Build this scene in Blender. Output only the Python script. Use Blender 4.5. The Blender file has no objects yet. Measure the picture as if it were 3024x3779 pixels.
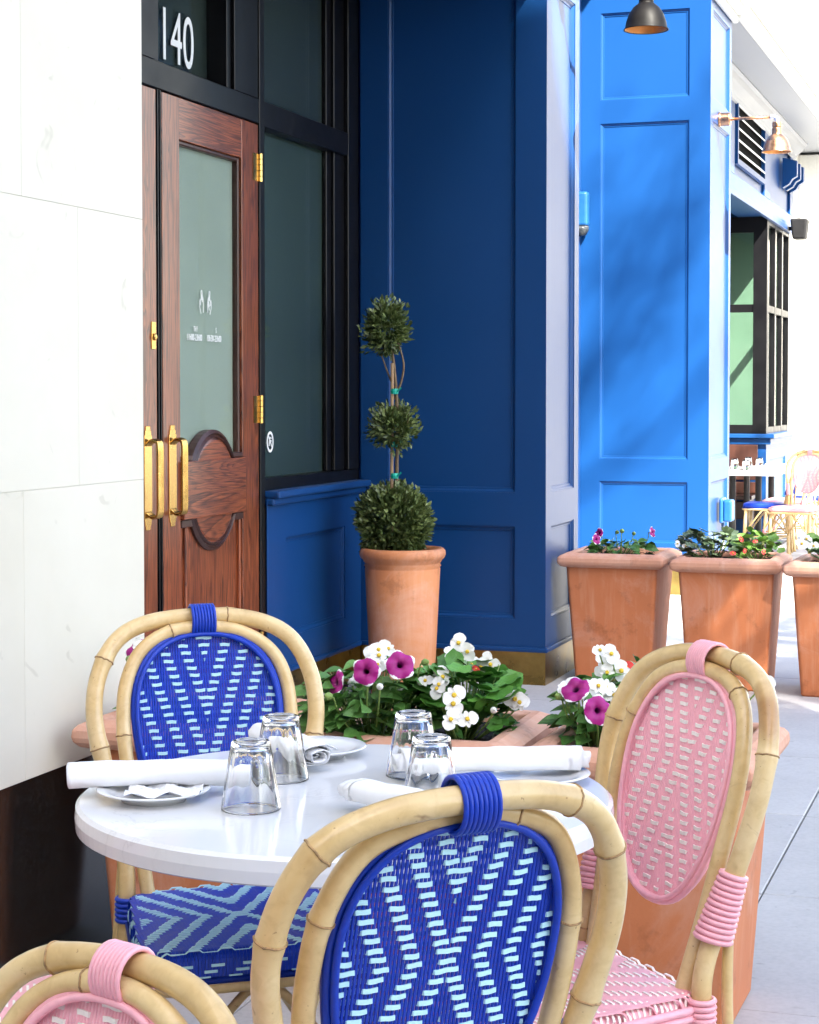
import bpy, bmesh, math, random
from math import sin, cos, pi, radians, sqrt, atan2
from mathutils import Vector, Matrix
from mathutils import noise as mnoise

scene = bpy.context.scene
C = scene.collection

# ---------------------------------------------------------------- camera, sky, sun, exposure
CAM_H = 1.34
cam_data = bpy.data.cameras.new('camera')
cam = bpy.data.objects.new('camera', cam_data)
C.objects.link(cam)
cam.location = (0, 0, CAM_H)
cam.rotation_euler = (radians(90 - 2.0), 0, 0)
cam_data.lens = 65.95
cam_data.sensor_width = 36
cam_data.shift_y = -0.0517
cam_data.clip_start = 0.05
cam_data.clip_end = 600
scene.camera = cam

A = radians(18.44)                      # the street runs this far to the right of the camera axis
SUN_L = Vector((0.34, -0.35, 0.46)).normalized()       # towards the sun: (street side, along street, up)
SUN_W = Matrix.Rotation(-A, 3, 'Z') @ SUN_L
sun_el = math.asin(SUN_W.z)
sun_az = atan2(SUN_W.x, SUN_W.y)
world = bpy.data.worlds.new('World')
scene.world = world
world.use_nodes = True
wn = world.node_tree
bg = wn.nodes['Background']
sky = wn.nodes.new('ShaderNodeTexSky')
sky.sky_type = 'NISHITA'
sky.sun_disc = False
sky.sun_elevation = sun_el
sky.sun_rotation = sun_az
sky.air_density = 1.0
sky.dust_density = 1.8
sky.ozone_density = 0.8
wn.links.new(sky.outputs[0], bg.inputs[0])
bg.inputs[1].default_value = 0.10
sun_data = bpy.data.lights.new('sun', 'SUN')
sun_data.energy = 5.0
sun_data.angle = radians(0.5)
sun_data.color = (1.0, 0.95, 0.84)
sun = bpy.data.objects.new('sun', sun_data)
C.objects.link(sun)
sun.rotation_euler = SUN_W.to_track_quat('Z', 'Y').to_euler()
scene.view_settings.view_transform = 'Standard'
scene.view_settings.look = 'None'
scene.view_settings.gamma = 1.0
scene.view_settings.exposure = 2.8
scene.render.engine = 'CYCLES'
scene.cycles.max_bounces = 8
scene.cycles.diffuse_bounces = 4
scene.cycles.glossy_bounces = 4
scene.cycles.transmission_bounces = 8
scene.cycles.transparent_max_bounces = 8
scene.cycles.caustics_reflective = False
scene.cycles.adaptive_threshold = 0.02
scene.cycles.use_denoising = True

# ---------------------------------------------------------------- helpers
def P(t, s, z=0.0):
    """street frame (t = out from the facade, s = along the street) to world"""
    return Vector((cos(A) * t + sin(A) * s, -sin(A) * t + cos(A) * s, z))

def ground_z(s):
    return 0.0 if s < 9.5 else -0.0147 * (s - 9.5)

def tag(o, label=None, cat=None, group=None, kind=None):
    if label: o['label'] = label
    if cat: o['category'] = cat
    if group: o['group'] = group
    if kind: o['kind'] = kind
    return o

def thing(name, label, cat, loc=(0, 0, 0), rz=0.0, group=None, street=True):
    o = bpy.data.objects.new(name, None)
    C.objects.link(o)
    o.empty_display_size = 0.1
    if street:
        o.location = P(*loc); o.rotation_euler = (0, 0, rz - A)
    else:
        o.location = loc; o.rotation_euler = (0, 0, rz)
    return tag(o, label, cat, group)

class MB:
    def __init__(self, off=(0, 0, 0)):
        self.v = []; self.f = []; self.m = []; self.off = Vector(off)
    def add(self, verts, faces, mi=0):
        b = len(self.v)
        self.v += [tuple(Vector(p) - self.off) for p in verts]
        self.f += [tuple(b + i for i in q) for q in faces]
        self.m += [mi] * len(faces)
        return b
    def box(self, x0, x1, y0, y1, z0, z1, mi=0):
        v = [(x0,y0,z0),(x1,y0,z0),(x1,y1,z0),(x0,y1,z0),(x0,y0,z1),(x1,y0,z1),(x1,y1,z1),(x0,y1,z1)]
        self.add(v, [(0,3,2,1),(4,5,6,7),(0,1,5,4),(1,2,6,5),(2,3,7,6),(3,0,4,7)], mi)
    def frustum(self, c, hx0, hy0, z0, hx1, hy1, z1):
        x, y = c
        v = [(x-hx0,y-hy0,z0),(x+hx0,y-hy0,z0),(x+hx0,y+hy0,z0),(x-hx0,y+hy0,z0),
             (x-hx1,y-hy1,z1),(x+hx1,y-hy1,z1),(x+hx1,y+hy1,z1),(x-hx1,y+hy1,z1)]
        self.add(v, [(0,3,2,1),(4,5,6,7),(0,1,5,4),(1,2,6,5),(2,3,7,6),(3,0,4,7)])
    def loft(self, rings, closed_u=True, cap0=True, cap1=True, mi=0):
        n = len(rings[0]); vs = [p for r in rings for p in r]; fs = []
        for k in range(len(rings) - 1):
            for i in range(n if closed_u else n - 1):
                j = (i + 1) % n
                fs.append((k*n+i, k*n+j, (k+1)*n+j, (k+1)*n+i))
        if cap0: fs.append(tuple(range(n - 1, -1, -1)))
        if cap1: fs.append(tuple((len(rings) - 1) * n + i for i in range(n)))
        self.add(vs, fs, mi)
    def lathe(self, prof, seg=32, c=(0, 0, 0), axis='Z', cap0=True, cap1=True, rmod=None, mi=0):
        rings = []
        for r, h in prof:
            ring = []
            for i in range(seg):
                a = 2 * pi * i / seg
                rr = r * (rmod(a, h) if rmod else 1)
                x, y = rr * cos(a), rr * sin(a)
                if axis == 'Z': ring.append((c[0]+x, c[1]+y, c[2]+h))
                elif axis == 'X': ring.append((c[0]+h, c[1]+x, c[2]+y))
                else: ring.append((c[0]+y, c[1]+h, c[2]+x))
            rings.append(ring)
        self.loft(rings, True, cap0, cap1, mi)
    def tube(self, pts, rad, seg=10, closed=False, cap=True, mi=0, flat=1.0):
        pts = [Vector(p) for p in pts]; n = len(pts)
        tang = []
        for i in range(n):
            if closed: d = pts[(i+1) % n] - pts[i-1]
            else: d = pts[min(i+1, n-1)] - pts[max(i-1, 0)]
            tang.append(d.normalized())
        up = Vector((0, 1, 0)) if abs(tang[0].y) < 0.9 else Vector((1, 0, 0))
        nrm = (up - tang[0] * up.dot(tang[0])).normalized()
        rings = []
        for i in range(n):
            nrm = (nrm - tang[i] * nrm.dot(tang[i])).normalized()
            bi = tang[i].cross(nrm)
            r = rad(i / (n - 1)) if callable(rad) else rad
            rings.append([pts[i] + (nrm * cos(2*pi*k/seg) * flat + bi * sin(2*pi*k/seg)) * r for k in range(seg)])
        if closed:
            rings.append(rings[0]); self.loft(rings, True, False, False, mi)
        else:
            self.loft(rings, True, cap, cap, mi)
    def build(self, name, mats, parent=None, smooth=False, bevel=0.0, seg=2, street=False, loc=None, recalc=True, angle=None):
        me = bpy.data.meshes.new(name)
        me.from_pydata([tuple(p) for p in self.v], [], self.f)
        if recalc:
            bm = bmesh.new(); bm.from_mesh(me)
            bmesh.ops.recalc_face_normals(bm, faces=bm.faces)
            bm.to_mesh(me); bm.free()
        if not isinstance(mats, (list, tuple)): mats = [mats]
        for m in mats: me.materials.append(M[m] if isinstance(m, str) else m)
        if len(mats) > 1: me.polygons.foreach_set('material_index', self.m)
        if smooth: me.polygons.foreach_set('use_smooth', [True] * len(me.polygons))
        me.update()
        return link(name, me, parent, bevel, seg, street, loc)

def link(name, me, parent=None, bevel=0.0, seg=2, street=False, loc=None):
    o = bpy.data.objects.new(name, me)
    C.objects.link(o)
    if parent: o.parent = parent
    if street:
        o.rotation_euler = (0, 0, -A)
        if loc: o.location = P(*loc)
    elif loc: o.location = loc
    if bevel:
        b = o.modifiers.new('bevel', 'BEVEL'); b.width = bevel; b.segments = seg; b.limit_method = 'ANGLE'; b.angle_limit = radians(35)
        b.harden_normals = False
    return o

def copy_tree(o, parent=None):
    c = o.copy(); C.objects.link(c); c.parent = parent
    for ch in o.children: copy_tree(ch, c)
    return c

def catmull(pts, n=8, closed=False):
    pts = [Vector(p) for p in pts]; out = []; m = len(pts)
    for i in range(m if closed else m - 1):
        if closed: p0, p1, p2, p3 = pts[i-1], pts[i], pts[(i+1) % m], pts[(i+2) % m]
        else: p0, p1, p2, p3 = pts[max(i-1, 0)], pts[i], pts[i+1], pts[min(i+2, m-1)]
        for k in range(n):
            t = k / n
            out.append(0.5 * ((2*p1) + (p2-p0)*t + (2*p0-5*p1+4*p2-p3)*t*t + (3*p1-p0-3*p2+p3)*t*t*t))
    if not closed: out.append(pts[-1])
    return out

# ---------------------------------------------------------------- materials
M = {}
def nodes_of(name):
    m = bpy.data.materials.new(name); m.use_nodes = True
    nt = m.node_tree; b = nt.nodes['Principled BSDF']
    M[name] = m
    return m, nt, b
def N(nt, t, **kw):
    n = nt.nodes.new(t)
    for k, v in kw.items():
        if k in n.inputs: n.inputs[k].default_value = v
        else: setattr(n, k, v)
    return n
def mapping(nt, scale=(1, 1, 1), rot=(0, 0, 0), coord='Object', rnd=True):
    tc = N(nt, 'ShaderNodeTexCoord'); mp = N(nt, 'ShaderNodeMapping')
    mp.inputs['Scale'].default_value = scale; mp.inputs['Rotation'].default_value = rot
    nt.links.new(tc.outputs[coord], mp.inputs['Vector'])
    if rnd:
        oi = N(nt, 'ShaderNodeObjectInfo'); mul = N(nt, 'ShaderNodeMath', operation='MULTIPLY'); mul.inputs[1].default_value = 37.0
        nt.links.new(oi.outputs['Random'], mul.inputs[0])
        nt.links.new(mul.outputs[0], mp.inputs['Location'])
    return mp
def ramp(nt, src, stops):
    r = N(nt, 'ShaderNodeValToRGB')
    el = r.color_ramp.elements
    while len(el) < len(stops): el.new(0.5)
    for e, (p, c) in zip(el, stops):
        e.position = p; e.color = (c[0], c[1], c[2], 1) if hasattr(c, '__len__') else (c, c, c, 1)
    nt.links.new(src, r.inputs[0])
    return r
def noise(nt, mp, scale, detail=4, rough=0.55, dist=0.0):
    n = N(nt, 'ShaderNodeTexNoise'); n.inputs['Scale'].default_value = scale; n.inputs['Detail'].default_value = detail
    n.inputs['Roughness'].default_value = rough; n.inputs['Distortion'].default_value = dist
    nt.links.new(mp.outputs[0], n.inputs['Vector'])
    return n
def mixc(nt, fac, a, b, mode='MIX'):
    x = N(nt, 'ShaderNodeMix', data_type='RGBA', blend_type=mode)
    for sock, val in ((x.inputs[0], fac), (x.inputs[6], a), (x.inputs[7], b)):
        if hasattr(val, 'links') or hasattr(val, 'is_linked'): nt.links.new(val, sock)
        elif hasattr(val, '__len__'): sock.default_value = (*val[:3], 1)
        else: sock.default_value = val
    return x.outputs[2]
def bump(nt, b, src, strength=0.2, dist=0.01):
    bp = N(nt, 'ShaderNodeBump'); bp.inputs['Strength'].default_value = strength; bp.inputs['Distance'].default_value = dist
    nt.links.new(src, bp.inputs['Height']); nt.links.new(bp.outputs[0], b.inputs['Normal'])
def simple(name, col, rough=0.5, metal=0.0, var=0.12, nscale=30, bumps=0.08, bdist=0.003, coat=0.0, spec=None, stretch=(1, 1, 1)):
    m, nt, b = nodes_of(name)
    mp = mapping(nt, stretch)
    n = noise(nt, mp, nscale, 5)
    c0 = [max(0, c * (1 - var)) for c in col]; c1 = [min(1, c * (1 + var)) for c in col]
    r = ramp(nt, n.outputs[0], [(0.3, c0), (0.7, c1)])
    nt.links.new(r.outputs[0], b.inputs['Base Color'])
    rr = ramp(nt, n.outputs[0], [(0.25, max(0, rough - 0.06)), (0.75, min(1, rough + 0.08))])
    nt.links.new(rr.outputs[0], b.inputs['Roughness'])
    b.inputs['Metallic'].default_value = metal
    if coat: b.inputs['Coat Weight'].default_value = coat; b.inputs['Coat Roughness'].default_value = 0.12
    if spec is not None: b.inputs['Specular IOR Level'].default_value = spec
    if bumps: bump(nt, b, n.outputs[0], bumps, bdist)
    return m

def make_materials():
    # satin blue paint with brush streaks and faint scuffs
    m, nt, b = nodes_of('blue_paint')
    mp = mapping(nt, (14, 14, 1.2)); mp2 = mapping(nt, (1, 1, 1))
    st = noise(nt, mp, 6, 4); bl = noise(nt, mp2, 1.3, 5); sp = noise(nt, mp2, 60, 2)
    c = ramp(nt, bl.outputs[0], [(0.3, (0.0035, 0.044, 0.160)), (0.7, (0.004, 0.047, 0.170))])
    c2 = ramp(nt, sp.outputs[0], [(0.70, (0, 0, 0)), (0.82, (1, 1, 1))])
    col = mixc(nt, 0.10, c.outputs[0], c2.outputs[0], 'SCREEN')
    nt.links.new(c.outputs[0], b.inputs['Base Color'])
    rr = ramp(nt, st.outputs[0], [(0.3, 0.385), (0.7, 0.405)])
    nt.links.new(rr.outputs[0], b.inputs['Roughness'])
    b.inputs['Specular IOR Level'].default_value = 0.32
    b.inputs['Sheen Weight'].default_value = 0.035; b.inputs['Sheen Roughness'].default_value = 0.35
    bump(nt, b, st.outputs[0], 0.012, 0.002)
    # limestone
    m, nt, b = nodes_of('limestone')
    mp = mapping(nt); oi = N(nt, 'ShaderNodeObjectInfo')
    n1 = noise(nt, mp, 2.2, 6, 0.6); n2 = noise(nt, mp, 38, 4); n3 = noise(nt, mp, 9, 2, 0.5, 1.5)
    c = ramp(nt, n1.outputs[0], [(0.3, (0.66, 0.615, 0.50)), (0.7, (0.715, 0.67, 0.56))])
    pit = ramp(nt, n3.outputs[0], [(0.26, (0.72, 0.70, 0.66)), (0.31, (1, 1, 1))])
    rv = ramp(nt, oi.outputs['Random'], [(0, (0.965, 0.96, 0.95)), (1, (1, 1, 1))])
    col = mixc(nt, 1.0, mixc(nt, 0.45, c.outputs[0], pit.outputs[0], 'MULTIPLY'), rv.outputs[0], 'MULTIPLY')
    nt.links.new(col, b.inputs['Base Color']); b.inputs['Roughness'].default_value = 0.65
    bump(nt, b, n2.outputs[0], 0.08, 0.002)
    # polished black granite
    m, nt, b = nodes_of('granite')
    mp = mapping(nt); v = N(nt, 'ShaderNodeTexVoronoi'); v.inputs['Scale'].default_value = 260
    nt.links.new(mp.outputs[0], v.inputs['Vector'])
    c = ramp(nt, v.outputs['Color'], [(0.5, (0.006, 0.006, 0.006)), (0.95, (0.03, 0.027, 0.024))])
    nt.links.new(c.outputs[0], b.inputs['Base Color']); b.inputs['Roughness'].default_value = 0.12
    b.inputs['Specular IOR Level'].default_value = 0.7
    # oak, stained red brown: grain along z or along y
    for nm, sc in (('oak_upright', (1, 1, 0.075)), ('oak_level', (1, 0.085, 1))):
        m, nt, b = nodes_of(nm)
        mp = mapping(nt, sc)
        w0 = noise(nt, mp, 8.5, 3, 0.6, 0.9)
        mul = N(nt, 'ShaderNodeMath', operation='MULTIPLY'); mul.inputs[1].default_value = 15
        nt.links.new(w0.outputs[0], mul.inputs[0])
        fr = N(nt, 'ShaderNodeMath', operation='FRACT'); nt.links.new(mul.outputs[0], fr.inputs[0])
        mp3 = mapping(nt, [q * (1 if q == 1 else 0.35) for q in sc]); pores = noise(nt, mp3, 230, 3)
        g = ramp(nt, fr.outputs[0], [(0.0, (0.075, 0.017, 0.007)), (0.22, (0.20, 0.048, 0.018)), (0.8, (0.33, 0.090, 0.033)), (1.0, (0.10, 0.022, 0.009))])
        p = ramp(nt, pores.outputs[0], [(0.40, (0.28, 0.22, 0.20)), (0.50, (1, 1, 1))])
        big = ramp(nt, noise(nt, mp, 1.6, 2).outputs[0], [(0.3, (0.75, 0.72, 0.72)), (0.7, (1.15, 1.1, 1.05))])
        col = mixc(nt, 1.0, mixc(nt, 0.8, g.outputs[0], p.outputs[0], 'MULTIPLY'), big.outputs[0], 'MULTIPLY')
        nt.links.new(col, b.inputs['Base Color']); b.inputs['Roughness'].default_value = 0.3
        b.inputs['Coat Weight'].default_value = 0.25; b.inputs['Coat Roughness'].default_value = 0.15
        bump(nt, b, p.outputs[0], 0.12, 0.001)
    simple('dark_oak', (0.05, 0.018, 0.012), 0.35, nscale=8, stretch=(1, 1, 0.2), var=0.4)
    simple('black_frame', (0.004, 0.004, 0.005), 0.36, var=0.05, nscale=6, bumps=0.0, spec=0.25)
    simple('louvre_black', (0.003, 0.003, 0.003), 0.9, var=0.05, bumps=0.0, spec=0.05)
    simple('black_metal', (0.015, 0.015, 0.016), 0.4, var=0.05, nscale=60, bumps=0)
    simple('brass', (0.62, 0.40, 0.13), 0.22, 1.0, var=0.25, nscale=14, bumps=0.04)
    simple('brass_plate', (0.34, 0.23, 0.07), 0.30, 1.0, var=0.3, nscale=9, bumps=0.05)
    simple('copper', (0.55, 0.30, 0.17), 0.3, 1.0, var=0.15, nscale=40, bumps=0.03)
    simple('bronze_shaded', (0.0035, 0.0028, 0.0024), 0.5, 0.0, spec=0.15, var=0.2, nscale=40, bumps=0.03)  # base colour darkened to stand for the shade on the near lamp
    simple('shade_inside', (0.75, 0.30, 0.07), 0.35, 0.3, var=0.1)
    simple('galvanised', (0.75, 0.76, 0.78), 0.35, 0.9, var=0.1)
    simple('grey_plastic', (0.014, 0.014, 0.015), 0.6, spec=0.2)
    simple('blue_box', (0.01, 0.075, 0.22), 0.35, var=0.06)
    simple('white_vinyl', (0.85, 0.84, 0.82), 0.5, var=0.02, bumps=0)
    simple('white_china', (0.82, 0.82, 0.81), 0.12, var=0.02, bumps=0.0, coat=0.4)
    simple('dark_soil', (0.018, 0.012, 0.009), 0.9, var=0.5, nscale=60, bumps=0.6, bdist=0.01)
    simple('bark_chip', (0.045, 0.026, 0.016), 0.85, var=0.5, nscale=30)
    simple('sage_film', (0.47, 0.48, 0.40), 0.7, var=0.05, nscale=3, bumps=0)
    simple('dark_green_film', (0.036, 0.055, 0.046), 0.7, var=0.15, nscale=2, bumps=0)
    simple('transom_film', (0.022, 0.030, 0.028), 0.7, var=0.15, nscale=2, bumps=0)
    simple('green_plaster', (0.105, 0.175, 0.125), 0.7, var=0.05, nscale=6)
    simple('room_dark', (0.05, 0.045, 0.04), 0.8)
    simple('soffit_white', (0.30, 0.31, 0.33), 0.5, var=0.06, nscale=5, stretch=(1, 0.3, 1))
    simple('pale_paint', (0.72, 0.71, 0.66), 0.5, var=0.04)
    simple('blue_plastic', (0.004, 0.038, 0.40), 0.36, var=0.10, nscale=80, bumps=0.06, bdist=0.001, spec=0.4)
    simple('light_blue_plastic', (0.50, 0.80, 0.84), 0.35, var=0.05, nscale=120, bumps=0.05, bdist=0.001)
    simple('pink_plastic', (0.88, 0.42, 0.47), 0.35, var=0.06, nscale=80, bumps=0.05, bdist=0.001)
    simple('cream_plastic', (0.90, 0.83, 0.75), 0.4, var=0.05, nscale=120, bumps=0.05, bdist=0.001)
    simple('node_brown', (0.36, 0.215, 0.09), 0.55, var=0.5, nscale=120)
    simple('green_tape', (0.0, 0.35, 0.26), 0.45)
    simple('stake', (0.30, 0.20, 0.11), 0.7, var=0.25, nscale=40, stretch=(1, 1, 0.1))
    simple('stem_brown', (0.16, 0.11, 0.06), 0.8, var=0.3, nscale=50)
    simple('bark', (0.09, 0.065, 0.045), 0.9, var=0.4, nscale=12, stretch=(1, 1, 0.25), bumps=0.6, bdist=0.02)
    simple('asphalt', (0.05, 0.05, 0.052), 0.85, var=0.25, nscale=80, bumps=0.4, bdist=0.004)
    simple('pale_stone', (0.70, 0.68, 0.63), 0.7, var=0.08, nscale=4)
    simple('joint_grey', (0.20, 0.195, 0.19), 0.9)
    simple('brown_brick', (0.20, 0.12, 0.085), 0.85, var=0.2, nscale=5)
    simple('glass_dark', (0.03, 0.035, 0.04), 0.08, var=0.1, bumps=0)
    simple('yellow_core', (0.75, 0.50, 0.03), 0.6, var=0.2, nscale=200)
    simple('petal_white', (0.84, 0.84, 0.80), 0.55, var=0.04, nscale=90, bumps=0.1, bdist=0.001)
    simple('petal_red', (0.60, 0.03, 0.02), 0.5, var=0.2, nscale=90)
    simple('bud_green', (0.20, 0.30, 0.07), 0.6, var=0.2)
    # terracotta with pale bloom and water streaks
    for nm, c0, c1, c2 in (('terracotta', (0.50, 0.155, 0.055), (0.60, 0.205, 0.082), (0.64, 0.31, 0.18)),
                           ('terracotta_rim', (0.56, 0.26, 0.155), (0.62, 0.33, 0.22), (0.68, 0.45, 0.35)),
                           ('terracotta_pot', (0.56, 0.20, 0.075), (0.66, 0.27, 0.11), (0.70, 0.36, 0.20))):
        m, nt, b = nodes_of(nm)
        mp = mapping(nt); mps = mapping(nt, (9, 9, 0.7))
        n1 = noise(nt, mp, 3.0, 6, 0.6); n2 = noise(nt, mps, 3.0, 5, 0.65); n3 = noise(nt, mp, 120, 3)
        c = ramp(nt, n1.outputs[0], [(0.3, c0), (0.7, c1)])
        f = ramp(nt, n2.outputs[0], [(0.50, 0.0), (0.80, 0.7)])
        col = mixc(nt, f.outputs[0], c.outputs[0], c2)
        n4 = noise(nt, mp, 1.7, 7, 0.7, 0.8); sal = ramp(nt, n4.outputs[0], [(0.50, 0.0), (0.70, 0.45)])
        n5 = noise(nt, mp, 7, 5, 0.7); drt = ramp(nt, n5.outputs[0], [(0.30, (0.62, 0.58, 0.55)), (0.42, (1, 1, 1))])
        col = mixc(nt, 0.7, mixc(nt, sal.outputs[0], col, (0.72, 0.49, 0.40)), drt.outputs[0], 'MULTIPLY')
        nt.links.new(col, b.inputs['Base Color']); b.inputs['Roughness'].default_value = 0.72
        bump(nt, b, n3.outputs[0], 0.18, 0.002)
    # quartz table top
    m, nt, b = nodes_of('quartz')
    mp = mapping(nt, rnd=False); n1 = noise(nt, mp, 3.2, 8, 0.62, 2.2); n2 = noise(nt, mp, 5, 3)
    sub = N(nt, 'ShaderNodeMath', operation='SUBTRACT'); sub.inputs[1].default_value = 0.5; nt.links.new(n1.outputs[0], sub.inputs[0])
    ab = N(nt, 'ShaderNodeMath', operation='ABSOLUTE'); nt.links.new(sub.outputs[0], ab.inputs[0])
    v = ramp(nt, ab.outputs[0], [(0.0, (0.64, 0.635, 0.63)), (0.012, (0.735, 0.73, 0.72)), (0.05, (0.75, 0.745, 0.735))])
    msk = ramp(nt, n2.outputs[0], [(0.45, 0.0), (0.65, 1.0)])
    col = mixc(nt, msk.outputs[0], (0.75, 0.745, 0.735), v.outputs[0])
    nt.links.new(col, b.inputs['Base Color']); b.inputs['Roughness'].default_value = 0.12
    # bamboo
    m, nt, b = nodes_of('bamboo')
    mp = mapping(nt); mpf = mapping(nt, (30, 30, 30))
    n1 = noise(nt, mp, 7, 4, 0.6); n2 = noise(nt, mp, 60, 4, 0.6, 0.6); n3 = noise(nt, mp, 16, 3, 0.6, 1.0)
    c = ramp(nt, n1.outputs[0], [(0.28, (0.54, 0.34, 0.125)), (0.5, (0.69, 0.49, 0.22)), (0.75, (0.78, 0.60, 0.33))])
    sp = ramp(nt, n3.outputs[0], [(0.24, (0.30, 0.15, 0.06)), (0.33, (1, 1, 1))])
    fi = ramp(nt, n2.outputs[0], [(0.3, (0.86, 0.82, 0.76)), (0.55, (1, 1, 1))])
    n4 = noise(nt, mp, 4.5, 3, 0.6, 0.5); bur = ramp(nt, n4.outputs[0], [(0.27, (0.50, 0.30, 0.14)), (0.36, (1, 1, 1))])
    n5 = noise(nt, mp, 160, 2); spk = ramp(nt, n5.outputs[0], [(0.24, (0.35, 0.2, 0.1)), (0.29, (1, 1, 1))])
    col = mixc(nt, 0.75, mixc(nt, 0.8, c.outputs[0], sp.outputs[0], 'MULTIPLY'), fi.outputs[0], 'MULTIPLY')
    col = mixc(nt, 0.6, mixc(nt, 0.85, col, bur.outputs[0], 'MULTIPLY'), spk.outputs[0], 'MULTIPLY')
    nt.links.new(col, b.inputs['Base Color']); b.inputs['Roughness'].default_value = 0.32
    b.inputs['Coat Weight'].default_value = 0.3; b.inputs['Coat Roughness'].default_value = 0.15
    bump(nt, b, n2.outputs[0], 0.10, 0.001)
    # linen napkin
    m, nt, b = nodes_of('linen')
    mp = mapping(nt); wv = N(nt, 'ShaderNodeTexWave'); wv.inputs['Scale'].default_value = 260; nt.links.new(mp.outputs[0], wv.inputs['Vector'])
    n1 = noise(nt, mp, 14, 4)
    c = ramp(nt, n1.outputs[0], [(0.3, (0.76, 0.76, 0.76)), (0.7, (0.82, 0.82, 0.82))])
    nt.links.new(c.outputs[0], b.inputs['Base Color']); b.inputs['Roughness'].default_value = 0.85
    bump(nt, b, n1.outputs[0], 0.35, 0.006)
    # concrete paving
    m, nt, b = nodes_of('concrete')
    mp = mapping(nt); oi = N(nt, 'ShaderNodeObjectInfo')
    n1 = noise(nt, mp, 2.0, 6, 0.65); n2 = noise(nt, mp, 70, 4, 0.6); n3 = noise(nt, mp, 14, 2, 0.5, 1.0)
    c = ramp(nt, n1.outputs[0], [(0.3, (0.42, 0.42, 0.42)), (0.7, (0.52, 0.52, 0.515))])
    st = ramp(nt, n3.outputs[0], [(0.22, (0.55, 0.55, 0.55)), (0.30, (1, 1, 1))])
    sp = ramp(nt, n2.outputs[0], [(0.3, (0.86, 0.86, 0.86)), (0.6, (1, 1, 1))])
    rv = ramp(nt, oi.outputs['Random'], [(0, (0.92, 0.92, 0.92)), (1, (1, 1, 1))])
    col = mixc(nt, 1.0, mixc(nt, 0.7, mixc(nt, 0.65, c.outputs[0], st.outputs[0], 'MULTIPLY'), sp.outputs[0], 'MULTIPLY'), rv.outputs[0], 'MULTIPLY')
    nt.links.new(col, b.inputs['Base Color']); b.inputs['Roughness'].default_value = 0.8
    bump(nt, b, n2.outputs[0], 0.2, 0.002)
    # leaves: several greens, each leaf varied
    for nm, c0, c1, tr in (('leaf_petunia', (0.06, 0.16, 0.03), (0.14, 0.31, 0.07), 0.25), ('leaf_begonia', (0.05, 0.17, 0.025), (0.12, 0.32, 0.05), 0.3),
                           ('leaf_box', (0.035, 0.065, 0.016), (0.17, 0.22, 0.07), 0.1), ('leaf_bright', (0.12, 0.26, 0.04), (0.24, 0.42, 0.09), 0.3),
                           ('leaf_grey', (0.06, 0.10, 0.05), (0.16, 0.22, 0.12), 0.2), ('leaf_tree', (0.04, 0.08, 0.02), (0.09, 0.15, 0.04), 0.2)):
        m, nt, b = nodes_of(nm)
        geo = N(nt, 'ShaderNodeNewGeometry'); oi = N(nt, 'ShaderNodeObjectInfo'); mp = mapping(nt); n1 = noise(nt, mp, 45, 3)
        ad = N(nt, 'ShaderNodeMath', operation='ADD'); nt.links.new(geo.outputs['Random Per Island'], ad.inputs[0]); nt.links.new(oi.outputs['Random'], ad.inputs[1])
        fr = N(nt, 'ShaderNodeMath', operation='FRACT'); nt.links.new(ad.outputs[0], fr.inputs[0])
        c = ramp(nt, fr.outputs[0], [(0.0, c0), (1.0, c1)])
        d = ramp(nt, n1.outputs[0], [(0.3, (0.75, 0.78, 0.7)), (0.7, (1.1, 1.1, 1.05))])
        col = mixc(nt, 1.0, c.outputs[0], d.outputs[0], 'MULTIPLY')
        nt.links.new(col, b.inputs['Base Color']); b.inputs['Roughness'].default_value = 0.42
        b.inputs['Transmission Weight'].default_value = 0.0
        pass
        bump(nt, b, n1.outputs[0], 0.3, 0.003)
    # petunia: dark throat, magenta, ragged white edge
    m, nt, b = nodes_of('petunia_petal')
    tc = N(nt, 'ShaderNodeTexCoord'); sx = N(nt, 'ShaderNodeSeparateXYZ'); nt.links.new(tc.outputs['Object'], sx.inputs[0])
    cx = N(nt, 'ShaderNodeCombineXYZ'); nt.links.new(sx.outputs[0], cx.inputs[0]); nt.links.new(sx.outputs[1], cx.inputs[1])
    ln = N(nt, 'ShaderNodeVectorMath', operation='LENGTH'); nt.links.new(cx.outputs[0], ln.inputs[0])
    mp = mapping(nt); n1 = noise(nt, mp, 90, 3)
    mu = N(nt, 'ShaderNodeMath', operation='MULTIPLY_ADD'); mu.inputs[1].default_value = 0.010; nt.links.new(n1.outputs[0], mu.inputs[0]); nt.links.new(ln.outputs['Value'], mu.inputs[2])
    sc = N(nt, 'ShaderNodeMath', operation='MULTIPLY'); sc.inputs[1].default_value = 1 / 0.045; nt.links.new(mu.outputs[0], sc.inputs[0])
    c = ramp(nt, sc.outputs[0], [(0.0, (0.02, 0.0, 0.015)), (0.24, (0.05, 0.0, 0.04)), (0.34, (0.27, 0.0, 0.13)), (0.955, (0.36, 0.001, 0.19)), (0.985, (0.83, 0.76, 0.82)), (1.0, (0.86, 0.86, 0.85))])
    nt.links.new(c.outputs[0], b.inputs['Base Color']); b.inputs['Roughness'].default_value = 0.55
    bump(nt, b, n1.outputs[0], 0.3, 0.002)
    # tumbler glass and window glass
    m, nt, b = nodes_of('tumbler_glass')
    b.inputs['Base Color'].default_value = (1.0, 1.0, 1.0, 1); b.inputs['Roughness'].default_value = 0.015
    b.inputs['Transmission Weight'].default_value = 1.0; b.inputs['IOR'].default_value = 1.48
    mp = mapping(nt); n1 = noise(nt, mp, 40, 2); bump(nt, b, n1.outputs[0], 0.03, 0.001)
    m = bpy.data.materials.new('window_glass'); m.use_nodes = True; M['window_glass'] = m
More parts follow.
